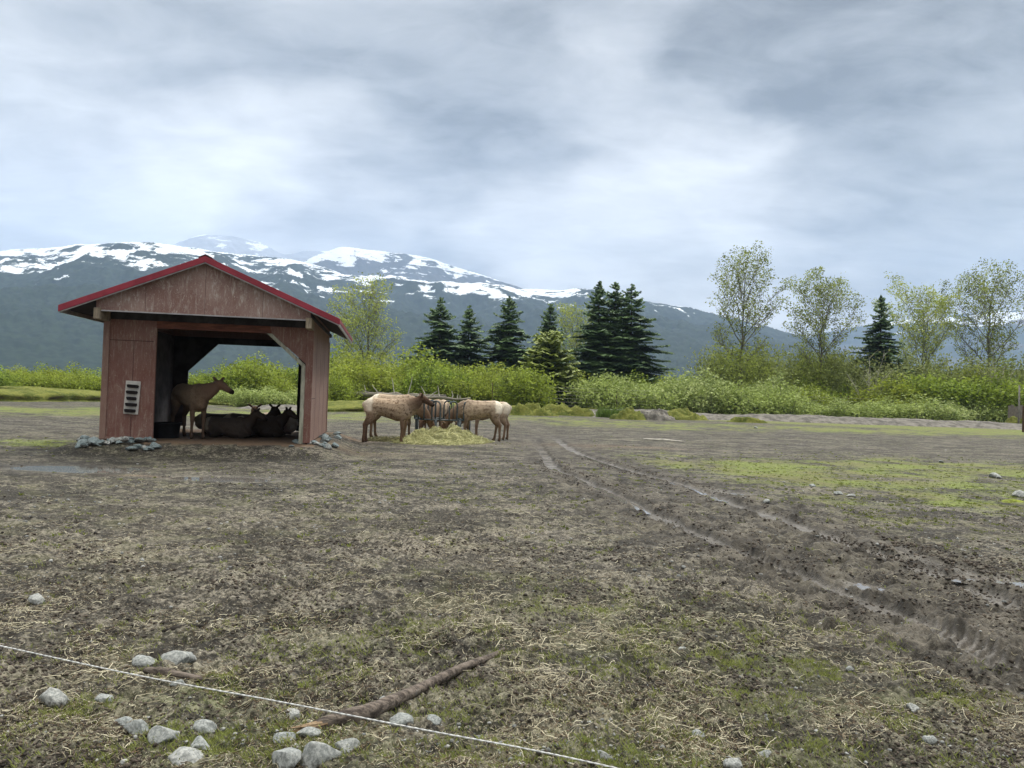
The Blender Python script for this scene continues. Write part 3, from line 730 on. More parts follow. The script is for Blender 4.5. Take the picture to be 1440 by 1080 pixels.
def broad_parts(h, w, seed, fork=.33, lsize=.15, per=22, up=.62, lean=0., depth=4, low=0., density=1., cone=False, cap=7):
    """cottonwood: leading trunk, ascending limbs, twigs that carry small loose leaf groups"""
    g = random.Random(seed); mb = MB(); P = []
    def twig_leaves(a, b, n, spread):
        for _ in range(int(n*density)):
            u = g.random()**.8; P.append(a+(b-a)*u*1.15+np.array([g.gauss(0, spread), g.gauss(0, spread), g.gauss(0, spread*.9)]))
    def limb(p, d, L, r, lev):
        n = 4; pts = [p]; q = p.copy(); dd = d.copy()
        for i in range(n):
            dd = dd+np.array([g.gauss(0, .10), g.gauss(0, .10), .07]); dd /= np.linalg.norm(dd); q = q+dd*L/n; pts.append(q.copy())
        mb.tube(pts, [r*(1-.7*i/n) for i in range(n+1)], 5 if lev < 2 else 3, cap=False)
        if lev >= 2: twig_leaves(pts[1], pts[-1], per*(1 if lev >= 3 else .6), .27)
        if lev >= depth: return
        kids = {0: 0, 1: 8, 2: 5, 3: 2}[lev]
        for k in range(kids):
            u = .25+.75*(k+g.random()*.7)/kids; i = min(n-1, int(u*n)); s = pts[i]+(pts[i+1]-pts[i])*(u*n-i)
            a = g.random()*6.28; side = np.array([math.cos(a), math.sin(a), .15]); nd = dd*.62+side*.62; nd /= np.linalg.norm(nd)
            limb(s, nd, L*(.42+.2*g.random())*(1.1-.35*u), r*.45, lev+1)
    n = 9; tr = []; off = np.zeros(3)
    for i in range(n+1):
        u = i/n; tr.append(np.array([lean*h*u*u+g.gauss(0, .012)*h*u*(1-u)*2, g.gauss(0, .010)*h*u, h*.95*u-.2*(i == 0)]))
    mb.tube(tr, [h*.012*(1-.92*i/n)+.012 for i in range(n+1)], 7, cap=False)
    nl = int(17*(1-fork)/.66)
    for k in range(nl):
        u = fork+(1-fork)*((k+g.random()*.5)/nl)**.9; i = min(n-1, int(u*n)); s = tr[i]+(tr[i+1]-tr[i])*(u*n-i)
        a = k*2.4+g.gauss(0, .3); v = (u-fork)/(1-fork)
        env = w*.5*(math.sin(math.pi*min(1, .18+v*.80))**.8) if not cone else w*.5*(1.02-v)**.7
        e = up+.25*v; d = np.array([math.cos(a)*(1-e*.55), math.sin(a)*(1-e*.55), e]); d /= np.linalg.norm(d)
        L = env*1.25/max(.35, math.hypot(d[0], d[1]))*(.72+.4*g.random()); L = min(L, h*.42)
        limb(s, d, L, h*.0052*(1.15-v), 1)
    limb(tr[-2], np.array([0, 0, 1.]), h*.12, .05, 3)
    if low:
        for _ in range(int(low)):
            a = g.random()*6.28; u = .10+(.36)*g.random(); i = int(u*n); c = tr[i]
            R = w*.60*math.sin(math.pi*min(1, u*1.7))*(g.random()**.5)
            P.append(np.array([c[0]+R*math.cos(a)+g.gauss(0, .25), c[1]+R*math.sin(a)+g.gauss(0, .25), h*u+g.gauss(0, .5)]))
    P = np.array(P); P = P[P[:, 2] > .3]
    cell = np.floor(P/np.array([.8, .8, .8])).astype(np.int64); key = cell[:, 0]*73856093 ^ cell[:, 1]*19349663 ^ cell[:, 2]*83492791
    o_ = np.random.default_rng(seed).permutation(len(P)); ks = key[o_]; od = np.argsort(ks, kind='stable'); srt = ks[od]; st = np.r_[0, np.flatnonzero(np.diff(srt))+1]; rank = np.arange(len(srt))-np.repeat(st, np.diff(np.r_[st, len(srt)]))
    capv = np.where(P[o_[od], 2] < h*.42, cap*2, cap); P = P[o_[od][rank < capv]]
    kz = h/np.percentile(P[:, 2], 99.7); top_ = P[P[:, 2] > h*.4]; kx = w/(np.percentile(top_[:, 0], 98.5)-np.percentile(top_[:, 0], 1.5)); kz = min(kz, 1.2)
    P = P*np.array([kx, kx, kz]); mb.v = [(a*kx, b*kx, c*kz) for a, b, c in mb.v]
    return mb.mesh('trunk'), leaves(P, np.where(P[:, 2] < h*.42, lsize*1.35, lsize), seed=seed, lv=clump_lv(P, seed, .5)+np.where(P[:, 2] < h*.42, .3, -.05), up=.1, asp=.6)  # low leaves toned lighter, crown darker: backlight against the sky painted in

def plant(name, parts, mats, loc, rz=0., sc=1., label=None, cat=None, group=None, names=('trunk', 'crown'), sxy=None, tilt=0.):
    root = empty(name, loc, rz); root.scale = (sc*(sxy or 1), sc*(sxy or 1), sc); root.rotation_euler = (0, tilt, rz)
    for me, mt, nm in zip(parts, mats, names): link(nm, me, mt, root)
    return tag(root, label, cat, group)
def plant_at(px, D): p = on_y(px, 560, D); return p[0], D

# cottonwoods rising above the thicket; (base px, distance, top py, width m)
def height_for(px, pyt, D): return on_y(px, pyt, D)[2]
TREES = [(1040, 92, 349, 8.0, 21, .34, L_COTTON, .012, 'tall loose cottonwood leaning right, leftmost of the tall trees at the right', 5200),
         (1152, 95, 374, 8.2, 22, .30, L_COTTON, .01, 'tall cottonwood with an open fan crown, left of the lone dark spruce', 4600),
         (1296, 98, 391, 8.4, 23, .26, L_YOUNG, .0, 'airy light green cottonwood just right of the lone dark spruce', 3800),
         (1388, 96, 372, 8.6, 24, .26, L_COTTON, .01, 'tall open cottonwood with a straight trunk nearest the right edge', 1500),
         (514, 88, 389, 7.4, 29, .22, L_YOUNG, .01, 'pale yellow green cottonwood beside the right eave of the shed', 3000),
         (808, 112, 427, 5.2, 26, .2, L_YOUNG, .0, 'narrow pale broadleaf tree showing between the dark spruces', 1500)]
for px, D, pyt, w, seed, fork, mt, lean, lb, low in TREES:
    h = height_for(px, pyt, D); x, y = plant_at(px, D)
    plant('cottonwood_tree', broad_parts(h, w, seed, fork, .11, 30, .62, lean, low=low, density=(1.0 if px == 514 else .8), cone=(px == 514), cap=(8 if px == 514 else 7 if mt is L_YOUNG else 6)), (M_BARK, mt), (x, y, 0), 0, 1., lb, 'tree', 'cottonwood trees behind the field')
# dark spruces
SPR = [(615, 96, 419, 7.6, 31, 'dark spruce at the left end of the row, leftmost of the big conifers'), (656, 99, 430, 7.0, 32, 'second dark spruce from the left, broad and ragged'),
       (712, 98, 417, 7.4, 33, 'pointed dark spruce standing alone between two gaps'), (770, 102, 427, 6.2, 34, 'slim dark spruce behind the young yellow green spruce'),
       (838, 95, 395, 6.6, 35, 'tallest dark spruce, left of the tight cluster of three'), (861, 97, 396, 6.8, 36, 'middle dark spruce of the tight cluster of three'),
       (884, 96, 398, 8.6, 37, 'ragged dark spruce, right of the tight cluster of three, with spreading lower limbs'),
       (1236, 94, 416, 7.4, 38, 'lone dark spruce with a narrow top among the cottonwoods at the right')]
for px, D, pyt, w, seed, lb in SPR:
    h = height_for(px, pyt, D); x, y = plant_at(px, D)
    g = .30 if px in (884, 656, 1236) else .15
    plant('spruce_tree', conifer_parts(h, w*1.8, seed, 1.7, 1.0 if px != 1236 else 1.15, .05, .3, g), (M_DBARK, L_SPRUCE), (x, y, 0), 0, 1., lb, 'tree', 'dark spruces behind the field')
h = height_for(771, 466, 84); x, y = plant_at(771, 84)
plant('spruce_tree', conifer_parts(h, 9.5, 41, 2.4, .62, .02, .1, .03), (M_DBARK, L_YSPRUCE), (x, y, 0), 0, 1., 'young yellow green spruce, round and dense, in front of the dark spruces', 'tree')
h = height_for(722, 500, 86); x, y = plant_at(718, 90)

# shrubs: eight shapes, copied with their parts
SH = {
 'alder': [(shrub_parts(4.6, 4.6, 30, 6500, .115, 50+i), L_ALDER) for i in range(3)],
 'willow': [(shrub_parts(3.0, 3.8, 26, 4300, .095, 60+i), L_WILLOW) for i in range(2)],
 'olive': [(shrub_parts(6.4, 6.0, 34, 7500, .11, 70+i), L_OLIVE) for i in range(2)],
}
PROTO = {}
def shrub(kind, i, x, y, h, label, group, lean=0., wide=1.):
    key = (kind, i % len(SH[kind])); (st, lf), mt = SH[kind][key[1]]
    H0 = {'alder': 4.3, 'willow': 2.8, 'olive': 6.0}[kind]
    if key not in PROTO:
        o = plant({'alder': 'alder_shrub', 'willow': 'willow_shrub', 'olive': 'grey_willow_shrub'}[kind], (st, lf), (M_BARK, mt), (0, 0, 0), names=('stems', 'foliage')); PROTO[key] = o
    else: o = copy_tree(PROTO[key])
    s = h/H0; o.location = (x, y, -.05); o.rotation_euler = (0, lean, random.random()*6.28); o.scale = (s*wide, s*wide, s)
    return tag(o, label, 'shrub', group)
ORD = ['first', 'second', 'third', 'fourth', 'fifth', 'sixth', 'seventh', 'eighth', 'ninth', 'tenth', 'eleventh', 'twelfth']
BAND_LABELS = set()
def band(x0, x1, D0, D1, n, kind, top, label, group, wide=1., jit=.34):
    for k in range(n):
        half = 'left' if k < n/2 else 'right'; kk = k if half == 'left' else n-1-k
        lb = label+', '+ORD[kk]+' from the '+half
        px = x0+(x1-x0)*(k+.5)/n+random.uniform(-.5, .5)*(x1-x0)/n; D = random.uniform(D0, D1)
        tp = top(px) if callable(top) else top
        h = max(.8, height_for(px, tp, D)*(1-jit*random.random())); x, y = plant_at(px, D)
        assert lb not in BAND_LABELS and len(lb.replace(',', '').split()) <= 16, lb
        BAND_LABELS.add(lb); shrub(kind, random.randrange(9), x, y, h, lb, group, wide=wide*(1.05 if h > 3 else 1.3))
band(-60, 150, 64, 74, 12, 'alder', lambda px: 512 if px > 70 else 516, 'front row alder bush left of the shed', 'alder bushes left of the shed', 1.0)
band(-60, 160, 76, 90, 8, 'alder', lambda px: 508, 'back row alder bush left of the shed', 'alder bushes left of the shed', 1.1)
band(255, 480, 70, 92, 15, 'alder', lambda px: 497 if 340 < px < 440 else 512, 'alder bush in the row behind the shed', 'alder bushes behind the shed')
band(265, 440, 58, 66, 9, 'willow', 541, 'low willow seen through the shed opening', 'low pale willows behind the shed')
band(470, 620, 74, 90, 11, 'alder', lambda px: 503+8*math.sin(px*.06)-(10 if 560 < px < 620 else 0), 'alder bush behind the white branched log', 'alder bushes behind the feeder')
band(620, 760, 74, 90, 11, 'alder', lambda px: 503+8*math.sin(px*.06), 'alder bush right of the feeder', 'alder bushes behind the feeder')
band(470, 740, 90, 100, 10, 'alder', lambda px: 492+8*math.sin(px*.1), 'taller back alder bush below the spruces', 'alder bushes behind the feeder', 1.1)
band(800, 955, 78, 90, 11, 'willow', lambda px: 528+6*math.sin(px*.05), 'pale willow below the spruce cluster', 'pale willows in the middle')
band(955, 1110, 78, 90, 11, 'willow', lambda px: 528+6*math.sin(px*.05), 'pale willow below the leftmost tall cottonwood', 'pale willows in the middle')
band(800, 1000, 88, 98, 8, 'alder', lambda px: 512, 'alder at the foot of the spruce cluster', 'alder bushes by the spruce cluster')
band(960, 1230, 84, 96, 15, 'alder', lambda px: 528+5*math.sin(px*.07), 'bright alder below the two leftmost cottonwoods', 'alder bushes at the right')
band(1060, 1260, 78, 84, 10, 'willow', lambda px: 558, 'low willow on the bank left of the grass strip', 'low willows at the right')
band(1260, 1460, 78, 84, 10, 'willow', lambda px: 556, 'low willow behind the bright grass strip', 'low willows at the right')
band(1170, 1300, 84, 94, 6, 'olive', lambda px: 482, 'grey willow around the lone dark spruce', 'grey willows at the right', .8)
band(1290, 1470, 88, 100, 8, 'olive', lambda px: 478, 'tall olive willow near the right edge', 'tall willows at the right edge', .85)
band(1010, 1090, 92, 96, 3, 'olive', lambda px: 470, 'olive willow at the leftmost tall cottonwood', 'willows at the leftmost tall cottonwood', .7)
band(1120, 1190, 95, 99, 3, 'olive', lambda px: 466, 'olive willow at the fan crowned cottonwood', 'willows at the fan crowned cottonwood', .7)
# leafless, pale stemmed shrubs standing in the thicket
def bare_shrub(px, D, pyt, w, seed, label):
    g = random.Random(seed); mb = MB(); h = height_for(px, pyt, D)
    for s in range(11):
        a = g.random()*6.28; r_ = g.random()**.7*w*.5; hh = h*(.55+.45*g.random()); P = [np.array([0, 0, -.1])]
        for u in (.25, .5, .75, 1.): P.append(np.array([math.cos(a)*r_*u**1.3+g.gauss(0, .08), math.sin(a)*r_*u**1.3+g.gauss(0, .08), hh*u]))
        mb.tube(P, [.05, .042, .032, .022, .010], 4, cap=False)
        for k in range(7):
            i = 1+k % 3; q = P[i]+(P[i+1]-P[i])*g.random(); b = a+g.gauss(0, 1.3); L = h*(.10+.12*g.random())
            e = q+np.array([math.cos(b)*L*.7, math.sin(b)*L*.7, L*.8]); mb.tube([q, (q+e)/2+np.array([0, 0, .04]), e], [.020, .014, .006], 3, cap=False)
    x, y = plant_at(px, D); o = mb.build('bare_shrub', M_DEAD); o.location = (x, y, 0); return tag(o, label, 'shrub', 'leafless shrubs in the thicket')
bare_shrub(1222, 86, 496, 5.0, 4, 'large leafless grey shrub in front of the lone dark spruce')
bare_shrub(1402, 86, 492, 4.5, 6, 'tall leafless shrub with white arching stems near the right edge')
band(1230, 1450, 82, 88, 9, 'alder', lambda px: 515, 'yellow green alder before the tall willows', 'alder bushes near the right edge')
# ------------------------------------------------------------------ mossy bank, hummocks, driftwood, fence
def moss_mat(name, c1, c2, c3):
    m, t, b, out = new_mat(name)
    P = t.node('ShaderNodeNewGeometry').outputs['Position']; N = t.node('ShaderNodeNewGeometry').outputs['Normal']
    nz_ = t.node('ShaderNodeSeparateXYZ'); t.put(nz_.inputs[0], N)
    a = t.noise(P, .9, 5, .65); f = t.noise(P, 6, 5, .65)
    c = t.mix(t.ramp(a, .38, .62), c1, c2); c = t.mix(t.ramp(f, .5, .66, 0, .6), c, c3)
    c = t.mix(t.ramp(f, .42, .32, 0, .6), c, tuple(x*.35 for x in c1))
    edge = t.math('SUBTRACT', nz_.outputs[2], t.math('MULTIPLY', t.math('SUBTRACT', a, .5), 1.0))
    c = t.mix(t.ramp(edge, .22, -.05, 0, .85), c, (.085, .072, .045))       # bare earth on the undercut faces
    t.put(b.inputs['Base Color'], c); b.inputs['Roughness'].default_value = .95; b.inputs['Specular IOR Level'].default_value = .1
    t.put(b.inputs['Normal'], t.bump(f, .8, .08)); return m
M_MOSS = moss_mat('moss_bank', (.085, .105, .022), (.165, .175, .04), (.27, .25, .08))
M_GRAVEL = simple_mat('grey_gravel_bank', (.165, .152, .13), .95, .5, 1.6, bump=.9, bdist=.08, coord='Object')
def bank(pts, w, h, name, mat, n=260, front=.35, seed=0., under=True, label=None, cat=None, kind='structure'):
    """long low bank along a line of ground points, steep towards the camera, flat topped"""
    L = smooth_line(pts, 30); d = np.cumsum(np.r_[0, np.hypot(*(L[1:]-L[:-1]).T)]); s = np.linspace(0, d[-1], n)
    cx = np.interp(s, d, L[:, 0]); cy = np.interp(s, d, L[:, 1]); tx = np.gradient(cx); ty = np.gradient(cy); l = np.hypot(tx, ty); nx, ny = -ty/l, tx/l
    prof = [(-.2, -.3), (.0, .0), (.05, .22), (.02, .42), (.10, .66), (.22, .86), (.40, .97), (.62, 1.0), (.85, .95), (1.0, .7), (1.1, -.3)] if under else \
           [(-.2, -.3), (.0, .0), (.10, .30), (.22, .62), (.36, .85), (.5, .97), (.66, 1.0), (.82, .85), (.95, .5), (1.1, -.3)]
    V = []
    ends = np.clip(np.minimum(s, s[-1]-s)/(w*1.2), 0, 1)**.5
    for k, (u, v) in enumerate(prof):
        hh = h*(.80+.45*fbm(s*.10+seed, s*0+seed, 3))*ends; ww = w*(1+.25*fbm(s*.12+seed+9, s*0+1.7*k*.2, 3))
        o = ww*(u-.0)+.9*gnoise(s*.10+seed+30, s*0)+.22*gnoise(s*.8+seed, s*0+k*.9)
        V.append(np.stack([cx+nx*o, cy+ny*o, hh*v+h*.09*gnoise(s*1.1+k*.6, s*0+k)*(v > .1)-.03], 1))
    V = np.concatenate(V); m_ = len(prof); i = np.arange(m_-1)[:, None]*n; j = np.arange(n-1)[None, :]
    F = np.stack([i+j, i+j+1, i+n+j+1, i+n+j], -1).reshape(-1, 4)
    me = fmesh(name, V, F); o = link(name, me, mat, smooth=True); return tag(o, label, cat, kind=kind)
def gpt(l, z=0): return np.array([on_z(px, py, z)[:2] for px, py in l])
bank(gpt([(-260, 562), (-80, 563), (60, 565), (150, 565), (240, 567), (330, 571)]), 7, 1.12, 'grassy_bank', M_MOSS, seed=1)
bank(gpt([(440, 579), (540, 580), (640, 580), (720, 579)]), 6, .95, 'grassy_bank', M_MOSS, seed=5)
bank(gpt([(320, 574), (400, 577), (450, 579)]), 5, .7, 'gravel_bank', M_GRAVEL, seed=8, under=False)
bank(gpt([(700, 581), (800, 584), (880, 588), (970, 590), (1060, 592), (1180, 596), (1300, 600), (1420, 604), (1520, 608)]), 5.5, .85, 'gravel_bank', M_GRAVEL, seed=3, under=False, n=420)

def hummock(px, py, wm, hm, label, seed, mat=None, deep=None):
    p = on_z(px, py, .0); nu, nv = 40, 14; V = []
    deep = deep or wm*.55
    for i in range(nv):
        v = i/(nv-1); rr = v**.85; zz = math.cos(v*math.pi/2)**.9
        for j in range(nu):
            a = 2*math.pi*j/nu; q = 1+.22*math.sin(2*a+seed)+.12*math.sin(5*a+seed*2)
            V.append((rr*q*math.cos(a)*wm/2, rr*q*math.sin(a)*deep/2, (zz*hm)))
    V = np.array(V); nn = fbm(V[:, 0]*1.3+seed*7, V[:, 1]*1.3+V[:, 2]*2, 4); V[:, 2] += (nn*hm*.8+.12*hm*gnoise(V[:, 0]*5+seed, V[:, 1]*5))*np.clip(V[:, 2]/hm*3, 0, 1); V[:, 0] += .15*gnoise(V[:, 2]*5+seed, V[:, 1]*2); V[:, 2] -= .06
    F = [(i*nu+j, (i+1)*nu+j, (i+1)*nu+(j+1) % nu, i*nu+(j+1) % nu) for i in range(nv-1) for j in range(nu)]
    me = fmesh('moss_hummock', V, np.array(F)); o = link('moss_hummock', me, mat or M_MOSS, smooth=True); o.location = (p[0], p[1], gz(p[0], p[1]))
    return tag(o, label, 'mound')
hummock(737, 584, 4.60, 0.90, 'rounded mossy mound just right of the feeding elk', 1)
hummock(795, 584, 5.06, 0.90, 'rounded mossy mound at the left end of the gravel bank, below the young spruce', 2)
hummock(833, 582, 2.99, 0.78, 'small mossy cap beside the rounded mound below the young spruce', 3)
hummock(886, 590, 3.33, 0.82, 'mossy mound at the left end of the long low outcrop', 4)
hummock(922, 591, 3.91, 0.82, 'bare grey stony mound in the middle of the long low outcrop', 5, M_GRAVEL)
hummock(957, 590, 4.83, 0.86, 'ochre mossy mound at the right end of the long low outcrop', 6)
hummock(1003, 583, 2.76, 0.66, 'small grey hump on the gravel bank below the leftmost tall cottonwood', 7, M_GRAVEL)
hummock(1050, 594, 2.99, 0.48, 'low mossy hump below the gap between the two leftmost cottonwoods', 8)
hummock(1148, 592, 2.53, 0.66, 'yellowish mossy hump on the gravel bank right of centre', 9)
hummock(1195, 592, 1.72, 0.58, 'small round mossy tussock on the gravel bank', 10)
hummock(1310, 597, 1.95, 0.58, 'dark edged hump left of the bright grass strip', 11)
hummock(1428, 603, 2.99, 1.17, 'mossy hump at the foot of the post on the right edge', 12)
hummock(1427, 706, 0.63, 0.10, 'bright yellow green moss tuft beside the white rock at the right edge', 13, simple_mat('bright_moss', (.26, .30, .045), .95, .5, 6, bump=1, bdist=.05))

# bright strip of long grass at the right
def blades(n, cx, cy, w, d, h, seed, zf=None, wd=.02):
    g = np.random.default_rng(seed); x = cx+(g.random(n)-.5)*w; y = cy+(g.random(n)-.5)*d; z = surf(x, y)-.01 if zf is None else np.full(n, zf)
    a = g.random(n)*6.28; hh = h*(.5+.7*g.random(n)); lx = np.cos(a+1.3)*hh*.35*g.random(n); ly = np.sin(a+1.3)*hh*.35*g.random(n)
    dx, dy = np.cos(a)*wd, np.sin(a)*wd
    V = np.stack([np.stack([x-dx, y-dy, z], 1), np.stack([x+dx, y+dy, z], 1), np.stack([x+lx*.5+dx*.6, y+ly*.5+dy*.6, z+hh*.6], 1), np.stack([x+lx, y+ly, z+hh], 1)], 1).reshape(-1, 3)
    me = fmesh('blades', V, np.arange(4*n).reshape(n, 4)); vattr(me, 'lv', np.repeat(g.random(n), 4)); return me
L_GRASS = leaf_mat('grass_blades', (.07, .12, .02), (.22, .32, .07), .3)
L_LGRASS = leaf_mat('long_grass_blades', (.10, .22, .06), (.24, .44, .16), .3)
p = on_z(1385, 599, 0); tag(link('tall_grass', blades(9000, p[0], p[1]+1, 7.2, 3.5, 1.0, 5, 0, .03), L_LGRASS), 'bright green strip of long grass by the gravel bank', 'grass', kind='stuff')
p = on_z(868, 588, 0); tag(link('tall_grass', blades(1500, p[0]-.2, p[1]+2, 2.6, 2.0, .8, 6, 0, .02), L_GRASS), 'small bright tuft of long grass between two mounds', 'grass', kind='stuff')

# driftwood trunks lying on the bank, with upright dead branches
def driftwood(a, b, zl, rad, sticks, label, seed):
    """a, b pixels of the ends at height zl; sticks: (px, height px, lean px)"""
    g = random.Random(seed); A = on_z(*a, zl) if False else None
    D = 72.; P0 = on_y(a[0], a[1], D); P1 = on_y(b[0], b[1], D)
    root = empty('driftwood_log', tuple(P0)); tag(root, label, 'log')
    n = 16; pts = [P0+(P1-P0)*(i/n)-P0+np.array([0, g.gauss(0, .12), g.gauss(0, .05)]) for i in range(n+1)]
    mb = MB(); mb.tube(pts, [rad*(1-.5*i/n)*(1+.15*g.gauss(0, 1)) for i in range(n+1)], 8, jit=.2); mb.build('log', M_LOG, root, smooth=True)
    q = [p_+np.array([0, .3, .16+.05*g.gauss(0, 1)]) for p_ in pts[2:-3]]; mb = MB(); mb.tube(q, [rad*.6]*len(q), 7, jit=.3); mb.build('side_log', M_LOG, root, smooth=True)
    for px, hp, ln in sticks:
        u = (px-a[0])/(b[0]-a[0]); base = (P1-P0)*u; m_ = D/FPX; mb = MB()
        k = [base+np.array([ln*m_*v+g.gauss(0, .04), 0, hp*m_*v]) for v in (0, .35, .7, 1)]
        mb.tube(k, [.055, .05, .04, .022], 5); mb.build('branch', M_DEAD, root)
    return root
M_LOG = simple_mat('grey_log', (.20, .18, .145), .95, .5, 1.5, stretch=(.3, 3, 3), bump=.6)
driftwood((474, 553), (662, 561), 0, .26, [(482, 11, -4), (486, 6, 0), (492, 6, 0), (515, 14, -3), (531, 14, -6), (555, 26, -5), (573, 28, 6), (598, 15, -6), (601, 9, 14), (618, 17, -2), (636, 10, 0), (643, 6, 0), (647, 4, 0)],
          'long weathered trunk on the grassy bank behind the feeder, with white upright dead branches', 3)
driftwood((-40, 541), (98, 543), 0, .3, [(23, 6, 0), (60, 5, 2)], 'grey driftwood trunk lying on top of the mossy bank at the far left', 4)
driftwood((84, 542), (160, 549), 0, .22, [(122, 9, 1), (103, 5, -1)], 'thinner driftwood trunk on the mossy bank, running up to the shed', 5)

# wire fence in front of the thicket
fp = [(692, 556, 74), (768, 588, 76), (866, 590, 78), (969, 591, 79), (1079, 594, 80), (1192, 598, 82), (1306, 600, 83)]
fence = empty('wire_fence', (*on_y(768, 560, 76)[:2], 0)); f0 = np.array(fence.location)
tag(fence, 'thin brown wire fence in front of the bushes', 'fence')
M_RUST = simple_mat('rusty_steel', (.10, .06, .04), .9, .4, 8)
M_WIRE = simple_mat('dull_fence_wire', (.22, .21, .19), .6, .2, 8, metal=.5, bump=0)
tops = []
for px, py, D in fp:
    q = on_y(px, py, D); mb = MB(); b0 = np.array([q[0], q[1], -.1])-f0; mb.tube([b0, b0+np.array([.02, 0, 2.9])], .035, 4); mb.build('post', M_RUST, fence); tops.append(b0)
for k in range(7):
    mb = MB(); mb.tube([b_+np.array([0, -.04, .5+k*.36]) for b_ in tops], .008, 3); mb.build('wire', M_WIRE, fence)
# the right edge: pole, brown post, board screen
q = on_y(1433, 560, 74); mb = MB(); mb.tube([(0, 0, -.2), (.03, 0, 2.0), (.01, 0, 4.3)], [.10, .085, .075], 8)
o = mb.build('wooden_pole', simple_mat('grey_pole', (.22, .205, .18), .8, .35, 4), smooth=True); o.location = (q[0], q[1], 0); tag(o, 'tall thin grey pole among the willows near the right edge', 'pole')
mb = MB()
q = on_y(1439, 590, 62); mb.prism([(-.09, 0), (.09, 0), (.09, 2.2), (-.09, 2.25)], -.08, .08); o = mb.build('wooden_post', simple_mat('dark_brown_post', (.085, .05, .035), .9, .4, 3, stretch=(5, 5, 1)), bevel=.01); o.location = (q[0]+.05, q[1], -.1)
tag(o, 'dark brown wooden post cut by the right edge of the photo', 'post')
q = on_y(1428, 590, 76); root = empty('board_screen', (q[0], q[1], 0)); tag(root, 'weathered grey board screen beside the tall thin pole', 'screen')
for k in range(5):
    mb = MB(); mb.box(-.75+.3*k, -.47+.3*k, 0, .04, -.1, 2.3+.1*math.sin(k*2)); mb.build('board', simple_mat('grey_board', (.20, .175, .15), .9, .4, 3, stretch=(5, 5, 1)) if k == 0 else bpy.data.materials['grey_board'], root)
# ------------------------------------------------------------------ elk
def coat_mat():
    m, t, b, out = new_mat('elk_coat')
    O = t.node('ShaderNodeTexCoord').outputs['Object']; c = t.attr('coat', 'Color')
    oi = t.attr('fleck')
    f = t.noise(O, 12, 6, .7, .4); g = t.noise(O, 3.2, 4, .6); h = t.noise(t.scale(O, (1, 1, 2.5)), 30, 3, .6)
    dark = t.mix(1., c, (.28, .22, .18), 'MULTIPLY')
    c2 = t.mix(t.math('MULTIPLY', t.ramp(f, .50, .58), oi), c, dark)           # moulting winter coat: dark tufts
    c2 = t.mix(t.math('MULTIPLY', t.ramp(g, .35, .65, 0, .35), oi), c2, t.mix(1., c, (1.25, 1.2, 1.1), 'MULTIPLY'))
    c2 = t.mix(t.ramp(h, .45, .3, 0, .35), c2, dark)
    t.put(b.inputs['Base Color'], c2); b.inputs['Roughness'].default_value = .9; b.inputs['Specular IOR Level'].default_value = .12
    t.put(b.inputs['Normal'], t.bump(t.math('ADD', f, h), .6, .02)); return m
M_COAT = coat_mat()
M_EYE = simple_mat('dark_eye', (.01, .008, .006), .15, .1)

